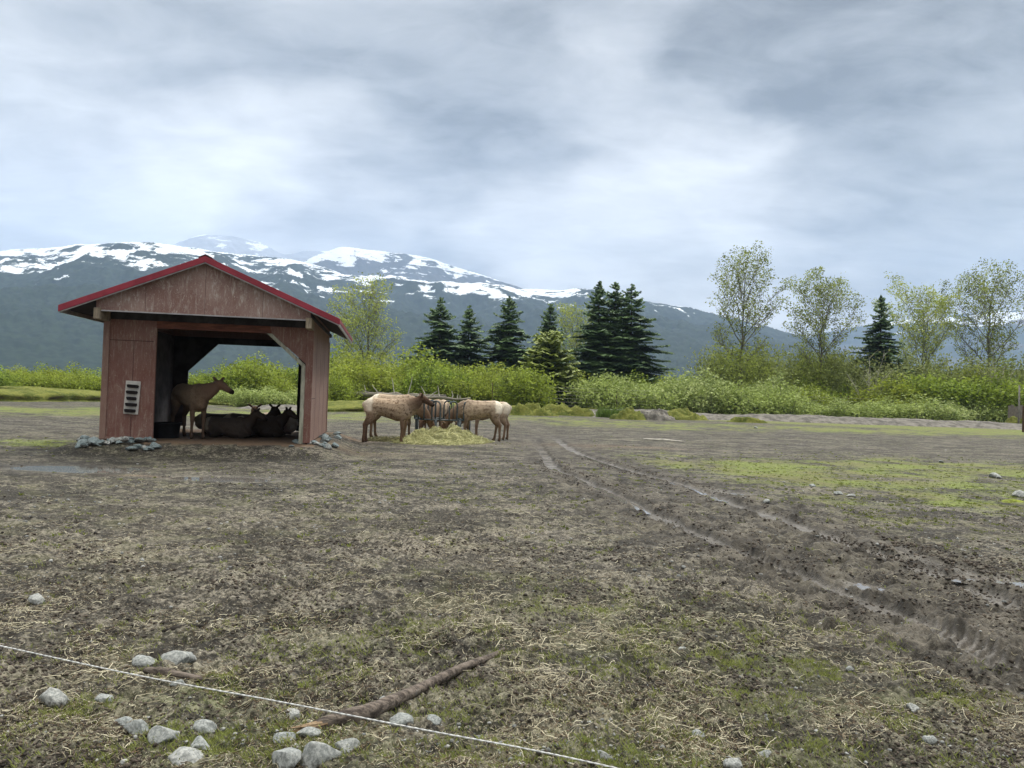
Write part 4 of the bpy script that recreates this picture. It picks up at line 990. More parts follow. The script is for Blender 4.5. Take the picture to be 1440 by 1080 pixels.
def lerp3(a, b, u): return np.array(a)+(np.array(b)-np.array(a))*u
def elk_chains(neck='up', legs=None, lie=False, turn=0., seed=0):
    """chains of (x, y, z, lateral radius, vertical radius, region); x forward, feet at z 0"""
    C = []
    torso = [(-.84, 0, 1.09, .05, .06, 'rump'), (-.80, 0, 1.09, .13, .16, 'rump'), (-.70, 0, 1.07, .205, .235, 'rump'), (-.56, 0, 1.085, .245, .25, 'body'), (-.32, 0, 1.075, .25, .245, 'body'),
             (-.05, 0, 1.035, .275, .275, 'body'), (.22, 0, 1.00, .27, .325, 'body'), (.42, 0, 1.01, .235, .34, 'body'), (.57, 0, 1.03, .175, .28, 'chest'), (.68, 0, 1.08, .09, .15, 'chest')]
    dz = -.70 if lie else 0.
    torso = [(x, y, z-.01, a*1.05, b*1.05, r) for x, y, z, a, b, r in torso]
    C.append([(x, y, z+dz, a*(1.08 if lie else 1), b, r) for x, y, z, a, b, r in torso])
    # neck and head: points given relative to the standing animal
    if neck == 'up':
        N = [(.38, 0, 1.05, .19, .27), (.57, 0, 1.13, .175, .255), (.71, 0, 1.235, .15, .215), (.81, 0, 1.33, .125, .17), (.87, 0, 1.39, .105, .13)]
        Hd = [(.79, 0, 1.42, .06, .07), (.85, 0, 1.435, .10, .108), (.95, 0, 1.425, .104, .116), (1.06, 0, 1.375, .085, .102), (1.19, 0, 1.30, .06, .075), (1.30, 0, 1.24, .054, .064), (1.345, 0, 1.22, .038, .042)]
    elif neck == 'mid':
        N = [(.38, 0, 1.05, .19, .27), (.58, 0, 1.10, .175, .25), (.75, 0, 1.17, .15, .21), (.87, 0, 1.24, .125, .17), (.94, 0, 1.29, .105, .13)]
        Hd = [(.86, 0, 1.33, .06, .07), (.92, 0, 1.345, .10, .108), (1.02, 0, 1.335, .104, .116), (1.13, 0, 1.285, .085, .102), (1.26, 0, 1.21, .06, .075), (1.37, 0, 1.155, .054, .064), (1.41, 0, 1.135, .038, .042)]
    elif neck == 'down':
        N = [(.42, 0, 1.09, .18, .25), (.66, 0, 1.00, .15, .22), (.85, 0, .84, .125, .185), (.99, 0, .68, .105, .15), (1.07, 0, .56, .09, .12)]
        Hd = [(1.04, 0, .60, .05, .07), (1.10, 0, .54, .098, .105), (1.15, 0, .46, .10, .112), (1.19, 0, .36, .082, .098), (1.23, 0, .24, .057, .072), (1.25, 0, .14, .052, .062), (1.255, 0, .10, .036, .04)]
    else:       # lying, head held up
        N = [(.42, 0, 1.06, .19, .22), (.58, 0, 1.14, .16, .21), (.70, 0, 1.25, .13, .17), (.79, 0, 1.34, .105, .14), (.85, 0, 1.41, .09, .12)]
        Hd = [(.76, 0, 1.46, .055, .065), (.83, 0, 1.47, .098, .105), (.93, 0, 1.455, .10, .112), (1.03, 0, 1.40, .082, .098), (1.14, 0, 1.33, .057, .072), (1.23, 0, 1.28, .052, .062), (1.27, 0, 1.26, .036, .04)]
    pv = np.array([.50, 0, 0])
    def tw(p, frac):
        a = turn*frac; x, y = p[0]-pv[0], p[1]; return (pv[0]+x*math.cos(a)-y*math.sin(a), x*math.sin(a)+y*math.cos(a))
    ch = []
    for i, p in enumerate(N):
        x, y = tw(p, [.0, .35, .7, .9, 1][i]); ch.append((x, y, p[2]+dz, p[3], p[4], 'neck'))
    C.append(ch); head = []
    for i, p in enumerate(Hd):
        x, y = tw(p, 1); head.append((x, y, p[2]+dz, p[3], p[4], 'head' if i < 5 else 'nose'))
    C.append(head)
    hp = np.array(Hd[2][:3]); hd = np.array(Hd[4][:3])-np.array(Hd[1][:3]); hd /= np.linalg.norm(hd); hu = np.array([-hd[2], 0, hd[0]])
    if hu[2] < 0 and neck != 'down': hu = -hu
    for s in (-1, 1):
        e = []
        for f, (lat, upw, back, r) in enumerate([(.06, .045, -.06, .032), (.125, .085, -.08, .050), (.19, .125, -.095, .046), (.245, .155, -.105, .012)]):
            p = hp+hu*upw+hd*back+np.array([0, s*lat, 0]); x, y = tw(p, 1); e.append((x, y, p[2]+dz, r*.8, r*.8, 'ear'))
        C.append(e)
    # tail
    C.append([(-.80, 0, 1.20+dz, .035, .035, 'rump'), (-.87, 0, 1.14+dz, .03, .03, 'rump'), (-.885, 0, 1.05+dz, .018, .018, 'rump')])
    if not lie:
        L = legs or (0, 0, 0, 0)          # forward shift of each foot: hind left, hind right, front left, front right
        for s, sh in ((1, L[0]), (-1, L[1])):
            def q(x, y, z, a, b, r): return (x+sh*(1-z/1.0)*.9 if z < 1 else x, s*y, z, a, b, r)
            C.append([q(-.58, .11, 1.06, .13, .21, 'body'), q(-.57, .135, .88, .115, .19, 'thigh'), q(-.58, .135, .74, .085, .135, 'thigh'), q(-.65, .13, .62, .055, .085, 'leg'), q(-.725, .125, .52, .042, .058, 'leg'),
                      q(-.71, .125, .42, .034, .042, 'leg'), q(-.70, .12, .26, .030, .034, 'leg'), q(-.695, .12, .12, .034, .038, 'shank'), q(-.67, .12, .05, .036, .046, 'shank'), q(-.655, .12, .012, .040, .052, 'hoof')])
        for s, sh in ((1, L[2]), (-1, L[3])):
            def q(x, y, z, a, b, r): return (x+sh*(1-z/.95)*.9 if z < .95 else x, s*y, z, a, b, r)
            C.append([q(.42, .12, 1.08, .10, .17, 'body'), q(.42, .14, .92, .09, .14, 'body'), q(.39, .14, .77, .066, .095, 'thigh'), q(.395, .135, .62, .048, .060, 'leg'), q(.41, .13, .46, .044, .050, 'leg'), q(.405, .13, .38, .034, .036, 'leg'),
                      q(.40, .13, .22, .028, .032, 'leg'), q(.40, .13, .12, .034, .038, 'shank'), q(.42, .13, .05, .036, .045, 'shank'), q(.435, .13, .012, .040, .052, 'hoof')])
    else:
        for s in (1, -1):
            C.append([(-.55, s*.16, .34, .17, .22, 'body'), (-.35, s*.24, .22, .12, .17, 'thigh'), (-.18, s*.28, .14, .075, .10, 'leg'), (-.32, s*.31, .07, .045, .05, 'leg'), (-.52, s*.31, .05, .035, .04, 'shank')])
            C.append([(.40, s*.14, .34, .12, .18, 'body'), (.52, s*.20, .20, .08, .11, 'thigh'), (.72, s*.20, .09, .05, .06, 'leg'), (.55, s*.20, .045, .034, .04, 'leg'), (.38, s*.20, .04, .036, .04, 'hoof')])
    return C
def chain_mesh(mb, ch, k=12):
    n = len(ch); P = np.array([c[:3] for c in ch]); b = len(mb.v)
    side0 = np.array([0, 1., 0])
    for i in range(n):
        d = P[min(i+1, n-1)]-P[max(i-1, 0)]; d /= np.linalg.norm(d)
        s = side0-d*side0.dot(d)
        if np.linalg.norm(s) < .3: s = np.array([1., 0, 0])-d*d[0]
        s /= np.linalg.norm(s); u = np.cross(d, s)
        for j in range(k):
            th = 2*math.pi*j/k; mb.v.append(tuple(P[i]+s*math.cos(th)*ch[i][3]+u*math.sin(th)*ch[i][4]))
    for i in range(n-1):
        for j in range(k): mb.f.append((b+i*k+j, b+i*k+(j+1) % k, b+(i+1)*k+(j+1) % k, b+(i+1)*k+j))
    mb.f += [tuple(b+j for j in range(k))[::-1], tuple(b+(n-1)*k+j for j in range(k))]
COATS = {  # body, neck, leg, rump, fleck strength
 'moult': ((.43, .33, .235), (.085, .050, .032), (.15, .09, .058), (.90, .80, .64), 1.),
 'tan':   ((.44, .345, .25), (.14, .085, .052), (.17, .11, .07), (.88, .78, .62), .7),
 'pale':  ((.52, .42, .31), (.20, .13, .085), (.20, .13, .085), (.66, .58, .46), .5),
 'brown': ((.30, .22, .15), (.17, .105, .07), (.13, .085, .06), (.50, .42, .32), .3),
 'dark':  ((.085, .066, .055), (.062, .045, .036), (.020, .015, .012), (.42, .36, .28), .2),
 'rosy':  ((.52, .38, .32), (.15, .08, .06), (.1, .06, .04), (.62, .54, .46), .5)}
def make_elk(x, y, heading, coat, label, group, neck='up', legs=None, lie=False, turn=0., scale=1., z=None, seed=0, rz=None):
    mb = MB(); CH = elk_chains(neck, legs, lie, turn, seed)
    CH = [[(p[0], p[1], p[2], p[3]*1.22, p[4]*1.18, p[5]) if p[5] in ('leg', 'shank', 'hoof') else p for p in ch] for ch in CH]
    CH = [[(p[0]*.93, *p[1:]) for p in ch] for ch in CH]
    for ch in CH: chain_mesh(mb, ch)
    me0 = mb.mesh('tmp'); ob = bpy.data.objects.new('tmp', me0); COL.objects.link(ob)
    r = ob.modifiers.new('r', 'REMESH'); r.mode = 'VOXEL'; r.voxel_size = .021; r.use_smooth_shade = True
    sm = ob.modifiers.new('s', 'SMOOTH'); sm.factor = .5; sm.iterations = 4
    dg = bpy.context.evaluated_depsgraph_get(); me = bpy.data.meshes.new_from_object(ob.evaluated_get(dg)); bpy.data.objects.remove(ob); me.name = 'elk'
    V = np.empty(len(me.vertices)*3, np.float32); me.vertices.foreach_get('co', V); V = V.reshape(-1, 3)
    st = []; reg = []
    for ch in CH:
        for i in range(len(ch)-1):
            for u in (0, .33, .67): st.append([ch[i][q]+(ch[i+1][q]-ch[i][q])*u for q in range(5)]); reg.append(ch[i][5] if u < .5 else ch[i+1][5])
        st.append(list(ch[-1][:5])); reg.append(ch[-1][5])
    st = np.array(st); D = np.linalg.norm(V[:, None, :]-st[None, :, :3], axis=2)/((st[:, 3]+st[:, 4])*.5)[None]
    B, N, Lg, Rp, fl = [np.array(q) if i < 4 else q for i, q in enumerate(COATS[coat])]
    pal = {'body': B, 'chest': B*.5+N*.5, 'neck': N, 'head': N*1.1, 'nose': np.array([.02, .015, .013]), 'ear': N*.9+B*.15, 'rump': Rp, 'thigh': B*.45+Lg*.55, 'leg': Lg, 'shank': Lg*.8, 'hoof': np.array([.02, .017, .015])}
    w = 1/(D**5+1e-4); cols = np.array([pal[q] for q in reg]); flk = np.array([fl if q in ('body', 'chest', 'thigh') else fl*.25 for q in reg])
    w /= w.sum(1)[:, None]; c = w@cols; f = w@flk
    dzr = -.70 if lie else 0
    # cream rump patch with its own edge, dark belly line
    rp = sstep(-.50, -.57, V[:, 0]+.05*gnoise(V[:, 2]*6+seed, V[:, 1]*6))*sstep(.90, .98, V[:, 2]-dzr)
    c = c*(1-rp[:, None])+Rp*rp[:, None]; f = f*(1-rp*.9)
    bl = sstep(.84, .76, V[:, 2]-dzr)*(np.abs(V[:, 0]) < .55)*(1-.0)
    c = c*(1-.35*bl[:, None])+Lg*.35*bl[:, None]
    at = me.attributes.new('coat', 'FLOAT_COLOR', 'POINT'); at.data.foreach_set('color', np.concatenate([c, np.ones((len(c), 1))], 1).astype(np.float32).ravel()); vattr(me, 'fleck', f)
    me.materials.clear(); me.materials.append(M_COAT)
    o = bpy.data.objects.new('elk', me); COL.objects.link(o); o.location = (x, y, gz(x, y) if z is None else z); o.rotation_euler = (0, 0, heading); o.scale = (scale,)*3
    hd = np.array(CH[2][2][:3]); h2 = np.array(CH[2][3][:3]); fwd = h2-hd; fwd /= np.linalg.norm(fwd); sd_ = np.cross((0, 0, 1), fwd); sd_ /= np.linalg.norm(sd_)
    for s in (-1, 1):
        mb = MB(); cpos = hd*.45+h2*.55+sd_*s*.072+np.array([0, 0, .025 if neck != 'down' else 0])
        n, k = 6, 8; Vv = []
        for i in range(n+1):
            for j in range(k):
                a, b_ = math.pi*i/n, 2*math.pi*j/k; Vv.append(cpos+.017*np.array([math.sin(a)*math.cos(b_), math.sin(a)*math.sin(b_), math.cos(a)]))
        mb.poly(Vv, [(i*k+j, (i+1)*k+j, (i+1)*k+(j+1) % k, i*k+(j+1) % k) for i in range(n) for j in range(k)]); mb.build('eye', M_EYE, o, smooth=True)
    return tag(o, label, 'elk', group)
def elk_at(px, py, D, *a, **k):
    p = on_y(px, py, D); return make_elk(p[0], p[1], *a, **k)
GF, GS = 'elk feeding at the hay feeder', 'elk resting in the shed'
E_ = make_elk
def gx(px, D): return on_y(px, 600, D)[0]
# at the feeder
E_(gx(548, 22.4), 22.4, R_(12), 'moult', 'mottled brown elk standing broadside left of the feeder with raised head', GF, 'mid', (-.05, -.16, .05, -.05), seed=1, turn=R_(4))
E_(gx(556, 24.2), 24.2, R_(4), 'tan', 'elk mostly hidden behind the mottled standing elk, dark head lowered to the hay', GF, 'down', (.05, -.1, .05, -.12), seed=2, scale=1.06)
E_(gx(618, 27.0), 27.0, R_(-97), 'tan', 'pale elk behind the feeder facing the camera with its head down', GF, 'down', (0, .05, .05, -.05), seed=3)
E_(gx(672, 24.6), 24.6, R_(182), 'tan', 'tan elk with white rump at the right of the feeder, head lowered into the hay', GF, 'down', (-.1, .12, .08, -.1), seed=4)
E_(gx(686, 26.4), 26.4, R_(174), 'pale', 'pale elk half hidden behind the white rumped elk, rightmost of the herd', GF, 'down', (.08, -.06, 0, .1), seed=5)
E_(gx(606, 27.6), 27.9, R_(-104), 'moult', 'mottled elk behind the feeder, just left of the pale one facing the camera', GF, 'down', (0, .05, .05, -.05), seed=14)
# in the shed
def sw(lx, ly): p = shed_world(lx, ly); return p[0], p[1]
def gxy(px, D): return gx(px, D), D
x, y = gxy(268, 18.3); E_(x, y, R_(-42), 'brown', 'dark brown elk standing in the shed with head raised to the right', GS, 'mid', (.05, -.12, .02, -.06), seed=6, turn=R_(30), scale=.99)
x, y = gxy(322, 18.9); E_(x, y, R_(4), 'dark', 'black looking elk lying at the front of the resting group, head turned to the right', GS, 'lie', lie=True, seed=7, turn=R_(-10), scale=.82)
x, y = gxy(311, 20.6); E_(x, y, R_(14), 'dark', 'lying elk with a pale rump showing behind the front black elk', GS, 'down', lie=True, seed=8, turn=R_(60), scale=.86)
x, y = gxy(352, 20.4); E_(x, y, R_(12), 'dark', 'lying black elk with two upright ears, in the middle of the resting group', GS, 'lie', lie=True, seed=9, turn=R_(60), scale=.9)
x, y = gxy(368, 22.6); E_(x, y, R_(-88), 'tan', 'lying elk with a tan face and spread ears, at the back of the group', GS, 'lie', lie=True, seed=10, turn=R_(0), scale=.9)
x, y = gxy(366, 19.6); E_(x, y, R_(28), 'dark', 'lying dark elk with its long face in profile, right end of the group', GS, 'lie', lie=True, seed=11, turn=R_(-34), scale=.86)
x, y = gxy(386, 20.6); E_(x, y, R_(178), 'rosy', 'rosy pale elk curled with its rump to the right, rightmost in the shed', GS, 'down', lie=True, seed=12, turn=R_(50), scale=.80)

# ------------------------------------------------------------------ round hay feeder
fx, fy = on_y(621, 600, 24.9)[:2]; fz = gz(fx, fy)
fd = empty('hay_feeder', (fx, fy, fz)); tag(fd, 'round grey metal hay feeder with arched bars between the elk', 'hay feeder')
M_FEED = simple_mat('galvanised_pipe', (.07, .085, .09), .5, .35, 6, metal=.3, bump=.1)
RF = .90
def ring(z, rad, name, th=.024):
    mb = MB(); n = 40
    for k in range(n):
        a, b_ = 2*math.pi*k/n, 2*math.pi*(k+1)/n; mb.tube([(RF*math.cos(a), RF*math.sin(a), z), (RF*math.cos(b_), RF*math.sin(b_), z)], th, 8, cap=False)
    mb.build(name, M_FEED, fd, smooth=True)
for z in (.62, .12): ring(z, RF, 'rail')
for k in range(10):
    a = 2*math.pi*(k+.3)/10; wd_ = .15; mb = MB(); pts = []
    for u in np.linspace(0, 1, 15):
        if u < .3: ang, z = a-wd_, .62+.47*u/.3
        elif u > .7: ang, z = a+wd_, .62+.47*(1-u)/.3
        else: th = (u-.3)/.4*math.pi; ang, z = a-wd_*math.cos(th), 1.09+.13*math.sin(th)
        pts.append((RF*math.cos(ang), RF*math.sin(ang), z))
    mb.tube(pts, .028, 6); mb.build('arched_bar', M_FEED, fd, smooth=True)
    mb = MB(); mb.tube([(RF*math.cos(a), RF*math.sin(a), .62), (RF*math.cos(a), RF*math.sin(a), 1.22)], .013, 6); mb.build('centre_bar', M_FEED, fd, smooth=True)
for k in range(7):
    a = 2*math.pi*(k+.12)/7; mb = MB(); mb.tube([(RF*math.cos(a), RF*math.sin(a), -.05), (RF*math.cos(a), RF*math.sin(a), .62)], .034 if k % 2 else .06, 6); mb.build('leg', M_FEED, fd, smooth=True)

# loose hay heaped around the feeder
def strands(n, posf, L, rad, seed, curl=.6, seg=4, rise=.3, zf=None):
    g = np.random.default_rng(seed); x, y, zz = posf(g, n); a = g.random(n)*6.28; Ls = L[0]+(L[1]-L[0])*g.random(n)**1.6
    k1 = g.normal(size=n)*curl*2.2; pts = [np.stack([x, y, np.zeros(n)], 1)]; ang = a.copy(); el = g.normal(size=n)*rise
    for i in range(seg):
        ang = ang+k1/seg+g.normal(size=n)*.12; st = np.stack([np.cos(ang)*Ls/seg, np.sin(ang)*Ls/seg, el*Ls/seg*(1-2*i/seg)], 1); pts.append(pts[-1]+st)
    P = np.stack(pts, 1)                                     # n, seg+1, 3
    bz = (surf(P[:, :, 0].ravel(), P[:, :, 1].ravel()).reshape(n, -1) if zf is None else zf(P[:, :, 0], P[:, :, 1])); P[:, :, 2] = P[:, :, 2]+.5*bz+.5*bz.mean(1, keepdims=True)+zz[:, None]+rad
    T = np.gradient(P, axis=1); T /= np.linalg.norm(T, axis=2, keepdims=True)+1e-9
    S_ = np.cross(T, np.array([0, 0, 1.])); S_ /= np.linalg.norm(S_, axis=2, keepdims=True)+1e-9; U = np.cross(S_, T)
    rr = rad*(.6+.8*g.random(n))[:, None, None]; m_ = seg+1; ring_ = []
    for th in (0, 2.094, 4.189): ring_.append(P+S_*math.cos(th)*rr+U*math.sin(th)*rr)
    V = np.stack(ring_, 2).reshape(-1, 3)
    b_ = (np.arange(n)*m_*3)[:, None, None, None]; i = (np.arange(seg)*3)[None, :, None, None]; j = np.arange(3)[None, None, :, None]; jn = (np.arange(3)+1)[None, None, :, None] % 3
    F = np.concatenate([b_+i+j, b_+i+jn, b_+i+3+jn, b_+i+3+j], 3).reshape(-1, 4)
    me = fmesh('strands', V, F); vattr(me, 'lv', np.repeat(g.random(n), m_*3)); return me
L_HAY = leaf_mat('green_hay', (.34, .34, .14), (.80, .78, .42), .15)
L_STRAW = leaf_mat('dry_straw', (.30, .26, .17), (.78, .72, .52), .1)
def heap(cx, cy, wx, wy, h, n, seed, label, name='hay_pile', mat=None):
    g = np.random.default_rng(seed); N_ = 40; xs = np.linspace(-1.25, 1.25, N_); X, Y = np.meshgrid(xs, xs, indexing='ij'); q = np.sqrt(X**2+Y**2)
    hf = lambda x, y: (gzv(x, y)+h*np.clip(1-(((x-cx)/wx)**2+((y-cy)/wy)**2), 0, 1)**.8*(.75+1.3*fbm(x*2.6+seed, y*2.6, 3))-.03)
    Z = hf(cx+X*wx, cy+Y*wy); V = np.stack([cx+X*wx, cy+Y*wy, Z], -1).reshape(-1, 3); V = V[:, :]
    i = np.arange(N_-1)[:, None]*N_; j = np.arange(N_-1)[None]; F = np.stack([i+j, i+N_+j, i+N_+j+1, i+j+1], -1).reshape(-1, 4); keep = (q.reshape(-1)[F] < 1.02).all(1)
    me = fmesh('heap', V, F[keep]); vattr(me, 'lv', .3+.3*g.random(len(V))); root = link(name, me, mat or L_HAY, smooth=True)
    def pf(g_, n_):
        a = g_.random(n_)*6.28; r_ = np.sqrt(g_.random(n_))*1.12; return cx+np.cos(a)*r_*wx, cy+np.sin(a)*r_*wy, g_.random(n_)*.05
    link('loose_strands', strands(n, pf, (.08, .26), .0055, seed, .5, 3, .5, zf=hf), mat or L_HAY, root)
    return tag(root, label, 'hay', kind='stuff')
def gzv(x, y): return big_z(x.ravel(), y.ravel()).reshape(x.shape)
hx, hy = on_y(622, 600, 23.6)[:2]
heap(hx, hy, 1.15, .85, .42, 10000, 3, 'pale green hay heaped at the foot of the feeder')
hx, hy = on_y(600, 600, 22.6)[:2]
heap(hx, hy, .9, .5, .12, 3000, 4, 'thin spread of trampled hay in front of the hay heap')
hx, hy = on_y(655, 600, 24.3)[:2]
heap(hx, hy, .75, .7, .20, 3000, 5, 'hay scattered under the white rumped elk')
hx, hy = on_y(548, 600, 23.4)[:2]
heap(hx, hy, .7, .5, .05, 1200, 6, 'flattened greenish hay under the mottled elk', mat=leaf_mat('old_hay', (.10, .095, .04), (.33, .31, .14), .1))
# ------------------------------------------------------------------ stones
def rock_mat(name, c1, c2, spot):
    m, t, b, out = new_mat(name)
    O = t.node('ShaderNodeTexCoord').outputs['Object']; r = t.node('ShaderNodeObjectInfo').outputs['Random']
    O = t.vmath('ADD', O, t.vmath('MULTIPLY', r, (7, 3, 5))) if False else O
    n1 = t.noise(O, 5, 6, .6); n2 = t.noise(O, 34, 4, .65); n3 = t.noise(O, 90, 3, .6)
    c = t.mix(t.ramp(n1, .35, .65), c1, c2); c = t.mix(t.ramp(n2, .56, .64, 0, .9), c, spot); c = t.mix(t.ramp(n3, .58, .7, 0, .4), c, (.62, .62, .58))
    zz = t.node('ShaderNodeSeparateXYZ'); t.put(zz.inputs[0], O)
    dirt = t.ramp(t.math('ADD', zz.outputs[2], t.math('MULTIPLY', t.math('SUBTRACT', n1, .5), 1.2)), .12, -.22)
    c = t.mix(t.math('MULTIPLY', dirt, .85), c, (.085, .07, .055))
    sh = t.mix(t.math('MULTIPLY', r, .5), c, t.mix(1., c, (.62, .70, .74), 'MULTIPLY'))
    t.put(b.inputs['Base Color'], sh); b.inputs['Roughness'].default_value = .85; t.put(b.inputs['Normal'], t.bump(t.math('ADD', n1, n2), .5, .012)); return m
M_ROCK = rock_mat('speckled_granite', (.24, .25, .235), (.50, .50, .465), (.12, .12, .115))
M_BROCK = rock_mat('blue_grey_stone', (.14, .18, .185), (.29, .335, .33), (.10, .12, .12))
import bmesh
def rock_mesh(seed, flat=.6, ang=.35, sub=4):
    g = np.random.default_rng(seed); bm = bmesh.new(); bmesh.ops.create_icosphere(bm, subdivisions=sub, radius=1.)
    me = bpy.data.meshes.new('stone'); bm.to_mesh(me); bm.free()
    V = np.empty(len(me.vertices)*3, np.float32); me.vertices.foreach_get('co', V); V = V.reshape(-1, 3).astype(float)
    for _ in range(9):                                      # planes knock facets off the ball
        n = g.normal(size=3); n /= np.linalg.norm(n); d = 1-ang*(.6+1.1*g.random()); q = V@n; V -= np.outer(np.maximum(q-d, 0)*.92, n)
    V *= (1+.10*gnoise(V[:, 0]*1.6+seed, V[:, 1]*1.6+V[:, 2]*1.3))[:, None]*(1+.025*gnoise(V[:, 0]*7+seed, V[:, 1]*7+V[:, 2]*6))[:, None]
    V *= np.array([1, .72+.25*g.random(), flat])
    me.vertices.foreach_set('co', V.astype(np.float32).ravel()); me.update(); return me
ROCKS = [rock_mesh(100+i, .55+.25*((i*7) % 5)/5, .25+.25*((i*3) % 4)/4) for i in range(9)]
for me in ROCKS: me.materials.append(M_ROCK); me.polygons.foreach_set('use_smooth', [True]*len(me.polygons))
BROCKS = [me.copy() for me in ROCKS]
for me in BROCKS: me.materials.clear(); me.materials.append(M_BROCK)
def stone(px, py, wpx, hpx, label, k, group=None, mats=ROCKS, sink=.36, rz=None, lift=0.):
    """px,py: middle of the stone in the picture, width and height there"""
    p = on_ground(px, py+hpx*.30); D = math.hypot(p[0], p[1]); w = wpx*D/FPX/2; h = hpx*D/FPX
    me = mats[k % len(mats)]; o = bpy.data.objects.new('stone', me); COL.objects.link(o)
    zr = max(v.co.z for v in me.vertices[:40]) if False else .6
    s = w/.92; look = CAM_H/D; hz_ = max(.25, min(1.2, (h-2*w*.62*look*.8)/(2*w*.62)/ .62)) if D < 8 else max(.4, min(1.3, h/(2*w)/.6))
    o.scale = (s, s*.85, s*(.55+.5*hz_)); o.location = (p[0], p[1]+w*.2, gz(p[0], p[1])+s*.6*(.55+.5*hz_)*(1-2*sink)+lift); o.rotation_euler = (random.uniform(-.15, .15), random.uniform(-.12, .12), rz if rz is not None else random.uniform(-.5, .5)+(math.pi if k % 2 else 0))
    return tag(o, label, 'stone', group)
FS = [(73, 981, 40, 27, 'round pale speckled stone alone at the far left of the foreground'), (148, 985, 27, 18, 'small tilted grey stone right of the lone round stone at the left'),
      (190, 1028, 42, 20, 'flat pale stone touching the left side of the rounded speckled stone'), (229, 1034, 44, 32, 'rounded white speckled stone between the flat pale stone and the pyramid stone'),
      (286, 1020, 32, 32, 'upright pyramid shaped grey stone in the foreground cluster'), (277, 1048, 38, 22, 'lumpy grey stone just below the pyramid stone'),
      (263, 1069, 48, 22, 'bluish long stone at the bottom edge below the lumpy stone'), (250, 930, 46, 20, 'wide half buried stone behind the white cord'),
      (203, 931, 32, 12, 'low flat stone left of the wide half buried stone'), (172, 1016, 26, 11, 'small flat stone above the flat pale stone'),
      (397, 1066, 56, 36, 'largest round speckled stone at the bottom edge'), (447, 1063, 62, 38, 'jagged white stone right of the largest round stone'),
      (488, 1048, 34, 28, 'rough pale stone under the end of the fallen branch'), (398, 1038, 30, 15, 'small angular stone above the largest round stone'),
      (541, 984, 32, 24, 'rounded stone tucked behind the middle of the fallen branch'), (561, 1015, 36, 20, 'pale flat stone in front of the branch crossed by the cord'),
      (608, 1015, 24, 14, 'small white stone right of the cord crossing'), (407, 1006, 27, 16, 'angular pale stone left of the splintered branch end'),
      (434, 1030, 36, 11, 'thin flat slab under the splintered branch end'), (52, 846, 28, 14, 'lone pale stone high up at the left in bare mud'),
      (250, 964, 22, 9, 'small white stone just below the bark slab'), (287, 982, 17, 9, 'tiny pale stone right of the bark slab'),
      (1032, 1074, 26, 14, 'grey stone at the bottom edge right of centre'), (1287, 997, 24, 11, 'flat grey stone in the grassy patch at lower right'),
      (983, 1032, 18, 11, 'small rounded stone left of the lower right straw loops'), (1077, 1062, 20, 12, 'small grey stone close to the bottom edge, just right of the larger grey one'),
      (1310, 1040, 18, 14, 'upright small bluish stone near the lower right corner'), (1196, 940, 11, 8, 'small white pebble stone near the wet track'),
      (958, 913, 14, 6, 'thin flat grey stone in bare mud right of centre'), (848, 1064, 28, 15, 'small stone touching the lower end of the cord'),
      (1143, 683, 10, 6, 'white stone on the green moss, leftmost of the four'), (1180, 694, 13, 5, 'flat pale stone on the moss, nearer of a close pair'), (1197, 697, 15, 5, 'flat pale stone on the moss, right one of a close pair'),
      (1078, 705, 10, 7, 'small grey stone beside the right wheel rut'), (1402, 671, 16, 5, 'white flat stone far out on the right of the mossy ground'), (1436, 694, 16, 18, 'white rock beside the bright moss tuft, cut by the right edge'),
      (1063, 601, 6, 5, 'distant white stone on the field below the leftmost tall cottonwood'), (1325, 649, 7, 4, 'tiny distant white stone on the right half of the field'), (116, 637, 16, 7, 'white stone at the left end of the shed corner stones')]
for k, (px, py, w, h, lb) in enumerate(FS): stone(px, py, w, h, lb, k)
# loose stones packed under the front corners of the shed
g = random.Random(5)
def corner_stones(n, f, lb, grp, smin, smax):
    for k in range(n):
        lx, ly = f(k); p = shed_world(lx, ly); s = g.uniform(smin, smax); me = BROCKS[g.randrange(9)] if g.random() < .8 else ROCKS[g.randrange(9)]
        o = bpy.data.objects.new('stone', me); COL.objects.link(o); o.scale = (s*g.uniform(1, 1.5), s*g.uniform(.8, 1.2), s*g.uniform(.8, 1.25)); o.rotation_euler = (g.uniform(-.4, .4), g.uniform(-.4, .4), g.uniform(0, 6.28))
        o.location = (p[0], p[1], gz(p[0], p[1])+s*.25); tag(o, lb, 'stone', grp)
corner_stones(34, lambda k: (-.28+1.65*((k*.618) % 1)+g.uniform(-.05, .05), -.10-.62*((k*.37) % 1)**1.1), 'blue grey stone heaped under the left front corner of the shed', 'stones under the left shed corner', .07, .135)
corner_stones(30, lambda k: (4.12+.95*((k*.618) % 1), -.35+.9*((k*.37) % 1)) if k < 15 else (4.55+.40*((k*.618) % 1), -.1+4.6*((k*.37) % 1)), 'blue grey stone heaped under the right corner and side wall of the shed', 'stones under the right shed corner', .06, .125)

